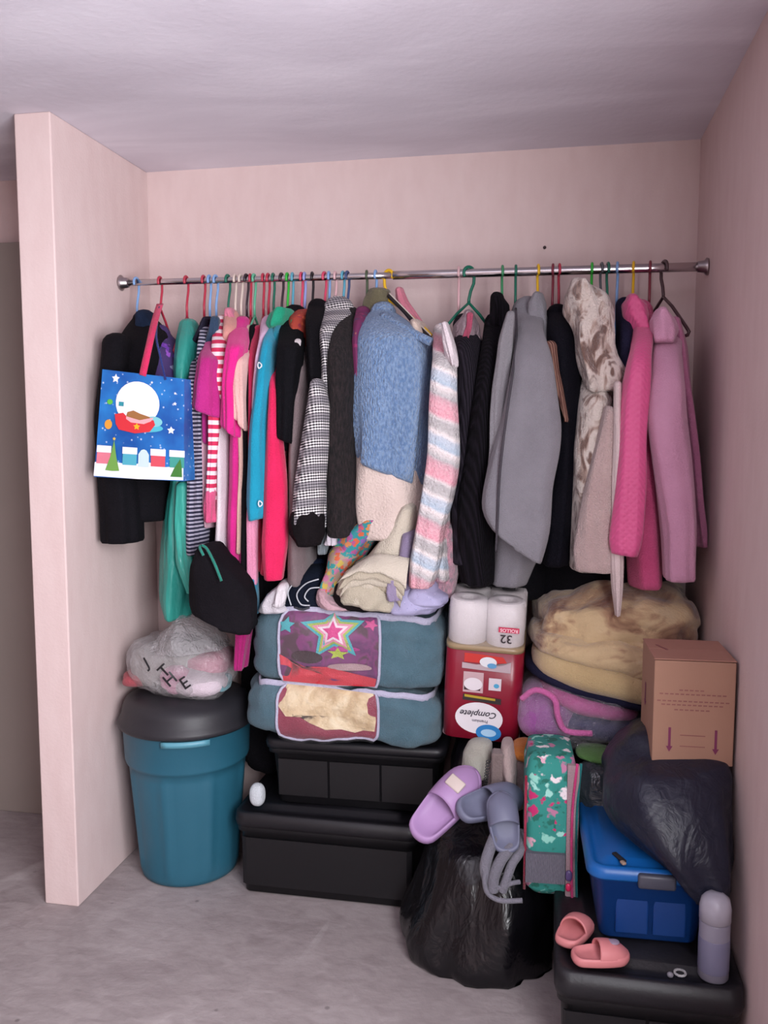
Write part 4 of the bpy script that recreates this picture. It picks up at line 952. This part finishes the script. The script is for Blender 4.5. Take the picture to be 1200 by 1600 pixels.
for i in range(2):
    for j in range(2):
        x_, y_ = (i-0.5)*TW*0.49, (j-0.5)*TD*0.49
        me = lathe([(0.018, TS-0.002), (0.054, TS-0.002), (0.0565, TS+0.004), (0.0565, TH-0.012), (0.053, TH-0.004), (0.024, TH-0.003), (0.0225, TH-0.006), (0.0225, TH-0.06), (0.018, TH-0.061)], (x_, y_, 0), 30)
        r_ = link('paper_roll', tpx(me), RL, tp)
link('clear_film', tpx(rr([(TS, TW, TD, 0.045), (TH-0.03, TW, TD, 0.045), (TH-0.006, TW-0.012, TD-0.012, 0.045), (TH, TW-0.05, TD-0.05, 0.03)])), film('e9e4e6', 0.28, 0.15, 0.3), tp)
def tpf(u, v, off=0.002):                     # u -1..1, v in metres up the pack
    return tpc+TR @ Vector((u*TW/2, -(TD/2+0.0035+off), v))
def td(nm, poly, c, off=0.002): return link(nm, decal(tpf, poly, off, 1), flat(c, 0.4), wrp, smooth=False)
td('oval_badge', ell(-0.05, 0.078, 0.62, 0.05, 32), 'e4dfe3', 0.001)
td('blue_badge', ell(0.22, 0.035, 0.33, 0.026, 28), '2c7fc0', 0.002); td('badge_lines', ell(0.22, 0.035, 0.2, 0.012, 20), 'a6cbe6', 0.003)
td('black_strip', [(-0.5, 0.133), (0.5, 0.127), (0.5, 0.145), (-0.48, 0.152)], '2e2626', 0.001); td('gold_strip', [(-0.45, 0.143), (0.35, 0.138), (0.35, 0.145), (-0.45, 0.151)], 'b59a2c', 0.002)
td('picture_panel', rect(-0.5, 0.02, 0.158, 0.222), 'c4a4a8', 0.001); td('picture_roll', ell(-0.24, 0.185, 0.24, 0.02), 'e2dade', 0.003); td('picture_base', rect(-0.47, -0.05, 0.165, 0.178), '3a2028', 0.002)
td('picture_box', rect(0.16, 0.48, 0.17, 0.208), 'd8ccd2', 0.001); td('picture_dot', ell(0.36, 0.185, 0.07, 0.007), '4aa0c8', 0.002)
td('silver_panel', [(-0.55, 0.232), (0.0, 0.23), (0.7, 0.228), (0.7, 0.262), (0.5, 0.25), (0.2, 0.252), (-0.2, 0.246), (-0.55, 0.25)], 'b8a4aa', 0.001)
td('orange_panel', [(-0.5, 0.252), (0.1, 0.252), (0.6, 0.258), (0.5, 0.275), (-0.1, 0.279), (-0.5, 0.28)], 'c5322c', 0.001)
td('small_badge', ell(0.12, 0.257, 0.22, 0.016), 'dfe0e4', 0.003); td('small_blue', ell(0.22, 0.247, 0.12, 0.008), '5a98c4', 0.004)
td('rolls_label', rect(0.34, 0.86, 0.352, 0.368), 'c62850', 0.002)
def flipf(u, v, off): return tpf(u/(TW/2), v, off)
for txt, sz, u_, v_, c_, off in (('32', 0.036, 0.062, 0.334, '2a2024', 0.003), ('ROLLOS', 0.014, 0.069, 0.360, 'f0c8d0', 0.004), ('Complete', 0.027, -0.006, 0.092, '3a3440', 0.003), ('Premium', 0.013, -0.002, 0.070, '8a8690', 0.003)):
    link('lettering', text_mesh(txt, sz, flipf, u_, v_, off, PI, 1.0, 0.0004), flat(c_), wrp, smooth=False)

# ------------------------------------------------------------------ folded plush blanket, clear bag with purple blanket
BLM = NT('plush_floral'); v_ = BLM.map((1, 1, 1.6))
xx = BLM.n('ShaderNodeTexVoronoi'); xx.inputs['Scale'].default_value = 4.5; BLM.l(BLM.mix(0.25, BLM.co, BLM.n('ShaderNodeTexNoise').outputs['Color']), xx.inputs['Vector'])
BLM.col(BLM.mix(BLM.ramp(xx.outputs['Distance'], [(0.18, '7d523c'), (0.34, '9a745a'), (0.45, 'ffffff')]), 'c3aa83', BLM.ramp(BLM.noise(6, 4, v_, 2.0), [(0.35, '6f4a3a'), (0.47, 'a07f62'), (0.56, 'c4aa84'), (0.7, 'cdb794')])))
BLM.bump(BLM.noise(90, 3), 0.5, 0.01); BLM.set(Roughness=0.95, Sheen_Weight=0.4)
bl = root('plush_blanket', (1.62, -0.28, 0.72), 'thick folded tan blanket with brown flowers, in the right corner', 'blanket')
link('top_fold', Soft((1.628, -0.255, 0.915), (0.475, 0.44, 0.235), 3.6, rx=0.10, ry=0.02, nz=0.035, nsc=5, seed=31, crease=0.010).mesh(34), BLM.m, bl)
link('middle_fold', Soft((1.60, -0.29, 0.845), (0.46, 0.46, 0.13), 2.8, ry=0.16, nz=0.02, nsc=6, seed=32, crease=0.006).mesh(24), BLM.m, bl)
link('bottom_fold', Soft((1.62, -0.29, 0.775), (0.49, 0.47, 0.12), 2.8, ry=0.2, nz=0.012, nsc=5, seed=33).mesh(22), cloth('c3aa7e', 0.05, 0.5, 60, 0.95, 0.4), bl)
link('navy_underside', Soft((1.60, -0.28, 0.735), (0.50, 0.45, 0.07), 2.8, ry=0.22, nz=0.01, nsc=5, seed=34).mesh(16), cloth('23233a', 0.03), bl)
pb = root('bagged_blanket', (1.52, -0.3, 0.55), 'pink and purple plush blanket packed in a clear plastic bag', 'blanket')
link('purple_fold', Soft((1.43, -0.36, 0.655), (0.17, 0.30, 0.17), 2.6, nz=0.012, nsc=9, seed=41).mesh(16), cloth('9c4f9c', 0.08, 0.6, 60, 0.9, 0.5), pb)
link('pink_trim', tube(curve_pts([at(815, 1092, -0.50), at(838, 1078, -0.52), at(866, 1092, -0.535), at(872, 1120, -0.54), at(885, 1142, -0.54), at(925, 1146, -0.53)], 6), 0.009, 8), cloth('cc6aa4', 0.06, 0.5), pb)
link('pink_fold', Soft((1.55, -0.34, 0.70), (0.30, 0.34, 0.075), 2.6, ry=0.24, nz=0.012, nsc=9, seed=42).mesh(16), cloth('b8458c', 0.08, 0.5), pb)
link('blue_fold', Soft((1.58, -0.33, 0.63), (0.30, 0.33, 0.10), 2.6, ry=0.1, nz=0.01, nsc=9, seed=43).mesh(16), cloth('27305a', 0.05), pb)
link('clear_film', Soft((1.52, -0.35, 0.655), (0.37, 0.38, 0.21), 2.8, ry=0.1, nz=0.014, nsc=9, seed=44, crease=0.006).mesh(22), film('e0d8e4', 0.16, 0.05, 1.0), pb)
tagk(link('clothes_sack', Soft((1.63, -0.30, 0.27), (0.40, 0.46, 0.54), 3.5, nz=0.015, seed=45, crease=0.006).mesh(18), SK), 'dark plastic sack behind the blue box, under the bagged blanket', 'bag')
tagk(link('green_cloth', Soft((1.575, -0.52, 0.575), (0.13, 0.12, 0.035), 2.5, ry=0.1, nz=0.008, nsc=10, seed=46).mesh(12), cloth('5f8a4a', 0.06)), 'green cloth below the bagged blanket', 'cloth')
tagk(link('orange_cloth', Soft((1.375, -0.50, 0.565), (0.09, 0.12, 0.05), 2.5, nz=0.008, nsc=10, seed=47).mesh(12), cloth('b9702a', 0.06)), 'orange cloth above the flowery backpack', 'cloth')
kb2 = tagk(link('clear_pouch', Soft((1.565, -0.58, 0.50), (0.11, 0.14, 0.15), 2.5, ry=0.1, nz=0.014, nsc=12, seed=48, crease=0.006).mesh(14), polybag('3c4348', 0.12, 1.0, 1)), 'shiny dark clear pouch between backpack and navy bag', 'bag')

# ------------------------------------------------------------------ cardboard box
CR = 0.035; CW, CDp, CH = 0.186, 0.20, 0.255; cc = Vector((1.770, -0.758, 0.694))
cx = root('cardboard_box', cc, 'brown cardboard box with purple arrows at the right wall', 'box')
cbm = NT('cardboard'); cbm.col(cbm.mix(cbm.noise(5, 4), '9b7562', 'a8826c')); cbm.bump(cbm.wave(160, None, 0, 'X'), 0.05, 0.002); cbm.set(Roughness=0.85)
cbody = link('box_body', boxm(cc+Vector((0, 0, CH/2-0.0015)), (CW, CDp, CH-0.003), 0.003, 2, CR), cbm.m, cx, smooth=False)
cbt = NT('cardboard_top'); cbt.col(cbt.mix(cbt.noise(5, 4), '9a6f5f', 'a37868')); cbt.set(Roughness=0.85)
RC = Matrix.Rotation(CR, 3, 'Z')
for s_ in (-1, 1):
    link('top_flap', boxm(cc+RC @ Vector((0, s_*CDp/4, CH)), (CW+0.002, CDp/2-0.001, 0.003), 0.001, 1, CR), cbt.m, cx, smooth=False)
cff = plane_f(cc+RC @ Vector((0, -CDp/2, 0)), RC @ Vector((1, 0, 0)), (0, 0, 1), RC @ Vector((0, -1, 0)))
csf = plane_f(cc+RC @ Vector((-CW/2, 0, 0)), RC @ Vector((0, -1, 0)), (0, 0, 1), RC @ Vector((-1, 0, 0)))
PU = flat('7a3355', 0.8); FA = flat('8f5f58', 0.85)
def arrow(f, x, z0, z1, w):
    me = join([decal(f, rect(x-w/2, x+w/2, z0+0.012, z1), 0.001, 1), decal(f, [(x-w*1.3, z0+0.014), (x, z0), (x+w*1.3, z0+0.014)], 0.001, 1)])
    link('printed_arrow', me, PU, cbody, smooth=False)
arrow(cff, -0.054, 0.03, 0.09, 0.006); arrow(cff, 0.052, 0.028, 0.088, 0.006)
arrow(csf, -0.03, 0.10, 0.16, 0.014)
for z_, w_ in ((0.182, 0.07), (0.172, 0.16), (0.155, 0.17), (0.146, 0.15), (0.134, 0.09)):
    for k in range(int(w_/0.012)):
        xk = -w_/2+0.012*k; link('printed_line', decal(cff, rect(xk, xk+0.0085, z_-0.0016, z_+0.0016), 0.0008, 1), FA, cbody, smooth=False)
for z_ in (0.072, 0.045): link('printed_rule', decal(cff, rect(-0.03, 0.028, z_-0.0012, z_+0.0012), 0.0008, 1), FA, cbody, smooth=False)
link('tape_mark', boxm(cc+RC @ Vector((-0.06, 0.01, CH+0.002)), (0.006, 0.05, 0.001), 0, 1, CR+0.4), flat('7d4a48'), cx, smooth=False)

# ------------------------------------------------------------------ black chest, blue tote, navy sack, spray bottle
chest = storage_box('large black storage box at the bottom right under the blue tote', (1.663, -0.825, 0.0), 0.385, 0.50, 0.29, 0.06, plastic('0f0e12', 0.5, 0.01, 0.2), plastic('19181d', 0.45, 0.03, 0.3), 0.0, 0.95, 0.02, 2)
tc = (1.668, -0.775, 0.291); BB = plastic('0f3f80', 0.45, 0.03, 0.1); BLD = plastic('1560a8', 0.35, 0.03, 0.1)
tt = root('blue_tote', tc, 'blue plastic tote with a grey latch on top of the large black box', 'storage box')
link('tote_body', rr([(0, 0.215, 0.33, 0.02), (0.006, 0.225, 0.34, 0.025), (0.15, 0.262, 0.375, 0.03), (0.152, 0.275, 0.385, 0.03), (0.168, 0.275, 0.385, 0.03)], tc, 0.04), BB, tt)
link('lid', rr([(0.158, 0.285, 0.40, 0.04), (0.164, 0.292, 0.408, 0.04), (0.180, 0.286, 0.40, 0.04), (0.190, 0.268, 0.385, 0.035), (0.182, 0.25, 0.365, 0.03), (0.182, 0.22, 0.335, 0.02), (0.192, 0.20, 0.31, 0.02)], tc, 0.04), BLD, tt)
RT = Matrix.Rotation(0.04, 3, 'Z')
link('latch', boxm(Vector(tc)+RT @ Vector((0.01, -0.203, 0.165)), (0.085, 0.02, 0.034), 0.006, 2, 0.04), plastic('4a4c58', 0.4), tt)
for x_ in (-0.04, 0.045):
    link('rib_panel', boxm(Vector(tc)+RT @ Vector((x_, -0.176, 0.075)), (0.075, 0.012, 0.11), 0.004, 2, 0.04), BB, tt, smooth=False)
sk_ = tagk(link('sticker', boxm(Vector(tc)+RT @ Vector((-0.07, -0.16, 0.196)), (0.012, 0.045, 0.006), 0.002, 2, 0.5), flat('1d1a20')), 'dark bit of paper lying on the blue lid', 'scrap')
tagk(link('hair_clip', boxm(Vector(tc)+RT @ Vector((-0.064, -0.185, 0.196)), (0.011, 0.015, 0.007), 0.003, 2, 0.5), flat('a08878')), 'small beige clip lying on the blue lid', 'clip')
ns = loft([(1162, 985, 1110, -0.86, -0.55), (1185, 958, 1138, -0.93, -0.55), (1215, 940, 1150, -0.97, -0.55), (1250, 945, 1152, -1.00, -0.56), (1290, 968, 1150, -1.02, -0.58), (1330, 1010, 1147, -1.03, -0.7), (1365, 1050, 1145, -1.03, -0.8), (1395, 1080, 1140, -1.01, -0.88)],
          n=56, m=44, exp=2.5, fold=0.008, ff=6, nz=0.025, nsc=8, seed=5, edge=0.6, capz=0.35)
tagk(link('plastic_sack', ns, polybag('161a2b', 0.42, 0.5, 0.8)), 'navy plastic sack slumped over the blue tote', 'bag')
cn = at(1112, 1516, -1.03); cn = Vector((1.806, -1.028, 0.274))
sp = root('spray_bottle', cn, 'white and grey plastic bottle standing by the right wall', 'bottle')
link('bottle_body', lathe([(0.001, 0), (0.030, 0), (0.033, 0.004), (0.033, 0.13), (0.031, 0.135), (0.001, 0.136)], cn, 32), plastic('8f8d9c', 0.3), sp)
link('label_band', lathe([(0.0333, 0.02), (0.0336, 0.021), (0.0336, 0.095), (0.0333, 0.096)], cn, 32), plastic('7d7d96', 0.35), sp)
link('cap', lathe([(0.031, 0.134), (0.034, 0.136), (0.034, 0.165), (0.030, 0.184), (0.018, 0.194), (0.001, 0.195)], cn, 32), plastic('aeacb8', 0.3), sp)
tagk(link('clear_ring', tube([(1.735+0.012*math.cos(a), -1.035+0.012*math.sin(a), 0.278) for a in np.linspace(0, 2*PI, 14)[:-1]], 0.003, 6, True), film('ffffff', 0.4)), 'small clear ring lying on the large black box', 'ring')
tagk(link('small_knob', Soft((1.712, -1.048, 0.279), (0.014, 0.014, 0.012), 2.2, nz=0).mesh(5), plastic('8a8890', 0.2)), 'tiny shiny bead on the large black box', 'bead')

# ------------------------------------------------------------------ floor sack
fb = loft([(1283, 672, 800, -0.60, -0.30), (1305, 664, 850, -0.66, -0.28), (1345, 655, 864, -0.70, -0.28), (1400, 640, 866, -0.74, -0.28), (1440, 624, 866, -0.76, -0.28), (1470, 632, 866, -0.77, -0.3), ((1488, 1500), 655, 864, -0.765, -0.32), ((1505, 1518), 690, 862, -0.755, -0.34)],
          n=64, m=44, exp=2.5, fold=0.010, ff=7, nz=0.022, nsc=7, seed=9, edge=0.7, capz=0.3)
zmin = min(v.co.z for v in fb.vertices)
for v in fb.vertices: 
    if v.co.z < 0.06: v.co.z = 0.002+(v.co.z-zmin)*0.06/(0.06-zmin) if zmin < 0.0 else v.co.z-(zmin-0.002)*(0.06-v.co.z)/(0.06-zmin)
tagk(link('garbage_bag', fb, polybag('0c0b0f', 0.27, 0.55, 0.5)), 'full black garbage bag on the concrete floor', 'bag')

# ------------------------------------------------------------------ flowery backpack, straps
bpc = Vector((1.442, -0.64, 0.262)); BA = 0.06
bk = root('flowery_backpack', bpc, 'teal flowery backpack standing on edge with a grey mesh pocket', 'backpack')
def bpl(levels): return rr([(z, w, d, r, 0.0, 0.0) for z, w, d, r in levels], bpc, BA)
FLW = spots('2f8a80', ('d8a8b8', 'e8dce0', 'c02a6a', '1f6a5c', '8fd0c0', '9fd8cc', '1f6a5c', 'b87898'), 34, (0.36, 0.5))
link('bag_body', bpl([(0.0, 0.10, 0.17, 0.03), (0.02, 0.128, 0.2, 0.03), (0.15, 0.135, 0.21, 0.03), (0.33, 0.135, 0.21, 0.03), (0.372, 0.115, 0.19, 0.03), (0.38, 0.08, 0.15, 0.03)]), FLW, bk)
bff = plane_f(bpc+Matrix.Rotation(BA, 3, 'Z') @ Vector((0, -0.105, 0)), Matrix.Rotation(BA, 3, 'Z') @ Vector((1, 0, 0)), (0, 0, 1), Matrix.Rotation(BA, 3, 'Z') @ Vector((0, -1, 0)))
def bslab(nm, x0, x1, z0, z1, mat, t0=0.0, t1=0.008):
    vs = [bff(x, z, t) for t in (t0, t1) for x, z in ((x0, z0), (x1, z0), (x1, z1), (x0, z1))]
    return link(nm, mesh(vs, [(4, 5, 6, 7), (0, 1, 5, 4), (1, 2, 6, 5), (2, 3, 7, 6), (3, 0, 4, 7), (3, 2, 1, 0)]), mat, bk, smooth=False)
bslab('mesh_pocket', -0.066, 0.036, 0.045, 0.125, knit('85828e', '706d79', 160), -0.01, 0.012)
bslab('edge_panel', 0.038, 0.068, 0.0, 0.365, cloth('a0868c', 0.05), -0.01, 0.006)
link('pink_piping', tube(curve_pts([bff(0.056, 0.0, 0.008), bff(0.052, 0.12, 0.009), bff(0.052, 0.25, 0.009), bff(0.062, 0.37, 0.004)], 6), 0.004, 6), cloth('c8407a'), bk)
link('teal_piping', tube(curve_pts([bff(0.068, 0.0, 0.004), bff(0.064, 0.12, 0.005), bff(0.064, 0.25, 0.005), bff(0.072, 0.37, 0.0)], 6), 0.004, 6), cloth('0f6f6f'), bk)
link('red_piping', tube([bff(-0.068, z_, 0.0) for z_ in (0.02, 0.12, 0.22, 0.33)], 0.004, 6), cloth('a02a4a'), bk)
link('zip_pull', Soft(bff(0.045, 0.04, 0.015), (0.014, 0.01, 0.022), 2.4, nz=0).mesh(6), plastic('d02a5a', 0.3), bk)
link('strap_slider', Soft(bff(0.046, 0.07, 0.012), (0.018, 0.01, 0.03), 2.4, nz=0).mesh(6), plastic('5a4a78', 0.3), bk)
GS = cloth('77757f', 0.05, 0.4, 60)
gs = root('carry_straps', at(780, 1405, -0.78), 'tangle of grey padded straps hanging over the black garbage bag', 'straps')
for pts, w_ in (([(786, 1275, -0.66), (776, 1300, -0.74), (764, 1330, -0.79), (758, 1355, -0.80), (762, 1375, -0.80)], 0.030), ([(800, 1285, -0.68), (798, 1320, -0.76), (782, 1345, -0.80), (772, 1370, -0.81), (770, 1392, -0.81)], 0.030),
                ([(815, 1300, -0.69), (812, 1330, -0.76), (800, 1350, -0.79), (790, 1378, -0.81), (785, 1392, -0.81)], 0.024), ([(762, 1350, -0.80), (757, 1372, -0.815), (762, 1395, -0.82), (782, 1407, -0.82), (816, 1407, -0.81)], 0.013),
                ([(770, 1388, -0.81), (785, 1386, -0.815), (800, 1380, -0.81), (812, 1378, -0.80)], 0.012)):
    link('strap', tube(curve_pts([at(*p) for p in pts], 7), w_*0.5, 10), GS, gs)

# ------------------------------------------------------------------ shoes
def shoe_meshes(L, Wd, h, heel=0.0, opening=0.42, toe=0.92):
    """local: length along +y (toe), width x. returns sole, upper meshes"""
    def halfw(t): 
        w = (0.80+0.22*math.sin(PI*min(1, max(0, (t-0.1)/0.9))*0.9))*Wd/2
        e = min(1, t/0.13) if t < 0.13 else (min(1, (1-t)/0.22) if t > 0.78 else 1)
        return w*math.sqrt(max(0, 1-(1-e)**2))
    N = 40; out = []
    for i in range(N):
        a = 2*PI*i/N; t = 0.5-0.5*math.cos(a); x = halfw(t)*(1 if a < PI else -1); out.append((x, (t-0.5)*L))
    th = h*0.32; lv = [(0.90, 0.0), (0.99, h*0.04), (1.03, th*0.5), (1.03, th), (0.98, th+h*0.12), (0.90, th+h*0.11), (0.84, th-h*0.02), (0.5, th-h*0.06), (0.1, th-h*0.06)]
    vs = [(x*s, y*s, z+heel*(0.5-y/L)*0) for s, z in lv for x, y in out]; sole = mesh(vs, grid_faces(len(lv), N))
    rows = []; K, J = 14, 16
    for sgn in (0, 1):
        for k in range(K+1):
            t = opening+(0.995-opening)*k/K; w = halfw(t)*1.03-0.003*sgn-0.0003; q = (1-((t-opening)/(1-opening))**2.6)
            hh = (h*0.42+(h*0.58)*q)-0.005*sgn-th*0.55
            for j in range(J+1):
                a = PI*j/J; x = -math.cos(a); zz = math.sin(a)**0.75
                curl = -0.10*L*(math.sin(a)**2)*(1-k/K)*0.4
                rows.append((w*x, (t-0.5)*L+curl*-1*(1-k/K), th*0.55+hh*zz))
    n1 = (K+1)*(J+1); fs = []
    for k in range(K):
        for j in range(J):
            a = k*(J+1)+j; f = (a, a+1, a+J+2, a+J+1); fs.append(f); fs.append(tuple(n1+i for i in reversed(f)))
    for j in range(J): fs.append((j, n1+j, n1+j+1, j+1)); b = K*(J+1); fs.append((b+j, b+j+1, n1+b+j+1, n1+b+j))
    for k in range(K): a, b = k*(J+1), (k+1)*(J+1); fs.append((a, b, n1+b, n1+a)); a, b = a+J, b+J; fs.append((a, n1+a, n1+b, b))
    return sole, mesh(rows, fs)
def shoe(name, label, loc, L, Wd, h, M3, mat, umat=None, group=None, strap=None):
    r = root(name, loc, label, 'shoe', group); so, up = shoe_meshes(L, Wd, h)
    T4 = Matrix.Translation(loc) @ M3.to_4x4()
    so.transform(T4); up.transform(T4)
    link('sole', so, mat, r); link('upper', up, umat or mat, r)
    return r, T4
def orient(toe, up):
    """rotation whose +y is toe and whose +z leans to up"""
    y = Vector(toe).normalized(); z = Vector(up); z = (z-y*z.dot(y)).normalized(); x = y.cross(z); return Matrix((x, y, z)).transposed()
SP = plastic('d08284', 0.5, 0.03, 0.1)
shoe('foam_slide', 'small pink foam slide behind its mate, heel toward the room', (1.505, -0.955, 0.291), 0.125, 0.068, 0.048, orient((0.45, 1, 0), (0, 0, 1)), SP, None, 'small pink foam slides')
r_, T4 = shoe('foam_slide', 'small pink foam slide in front with a grey print on its upper', (1.560, -1.042, 0.291), 0.13, 0.066, 0.048, orient((1, 0.28, 0), (0, 0, 1)), SP, None, 'small pink foam slides')
me = Soft((0, 0.028, 0.042), (0.022, 0.03, 0.008), 2.4, nz=0, clamp=False).mesh(6); me.transform(T4); link('printed_badge', me, plastic('9a8a9c', 0.4), r_)
PUR = plastic('ad8ab8', 0.5, 0.04, 0.1)
pc = (at(655, 1290, -0.66)+at(742, 1205, -0.52))/2
pa, pbb = at(658, 1296, -0.68), at(738, 1206, -0.56)
r_, T4 = shoe('foam_clog', 'purple foam clog leaning toe up on the black garbage bag', (pa+pbb)/2+Vector((0.0, -0.01, -0.012)), 0.25, 0.105, 0.085, orient(pbb-pa, (-0.15, -0.85, 0.5)), PUR)
me = boxm((0.0, 0.045, 0.082), (0.05, 0.035, 0.01), 0.004, 2); me.transform(T4); link('white_badge', me, plastic('cfc0b8', 0.5), r_)
GR = plastic('6f7288', 0.5, 0.03, 0.1)
ga, gb_ = at(720, 1272, -0.70), at(806, 1246, -0.60)
shoe('foam_clog', 'grey foam clog lying sideways beside the purple one', (ga+gb_)/2, 0.20, 0.085, 0.07, orient(gb_-ga, (-0.1, -0.75, 0.65)), GR, None, 'grey foam clogs')
ga, gb_ = at(778, 1318, -0.76), at(770, 1252, -0.70)
shoe('foam_clog', 'grey foam clog hanging toe up above the grey straps', (ga+gb_)/2+Vector((0.02, 0, 0)), 0.155, 0.08, 0.06, orient(gb_-ga, (0.2, -0.9, 0.3)), GR, None, 'grey foam clogs')
# things behind the shoes
tagk(link('paper_tube', loft([(1168, 728, 768, -0.50, -0.42), (1180, 722, 768, -0.52, -0.43), (1215, 718, 764, -0.54, -0.45)], fold=0, nz=0.002, seed=3), cloth('a9a79c', 0.04)), 'cream paper tube between the purple clog and the tissue pack', 'tube')
nbk = root('spiral_notebook', at(775, 1225, -0.56), 'small spiral bound notebook standing behind the grey clog', 'notebook')
link('cover', boxm((at(778, 1200, -0.55)), (0.035, 0.05, 0.10), 0.004, 1), cloth('8f7f7c'), nbk, smooth=False)
for i in range(9): 
    q = at(763-i*0.6, 1190+i*4.6, -0.58); link('wire_ring', tube([q+Vector((0.006*math.cos(a), 0, 0.004*math.sin(a))) for a in np.linspace(0, 2*PI, 9)[:-1]], 0.0012, 5, True), plastic('1a1a1e'), nbk)
tagk(link('white_slipper', loft([(1168, 782, 800, -0.56, -0.46), (1185, 780, 806, -0.58, -0.46), (1210, 783, 808, -0.60, -0.46), (1232, 790, 806, -0.60, -0.48)], fold=0.001, nz=0.004, seed=6), cloth('b3a09c', 0.05)), 'pale upright slipper between notebook and flowery backpack', 'slipper')
tagk(link('beige_cloth', Soft(at(800, 1222, -0.52), (0.14, 0.10, 0.16), 2.5, nz=0.012, nsc=10, seed=61).mesh(14), cloth('7d6c6a', 0.06)), 'beige brown cloth bunched behind the grey clogs', 'cloth')
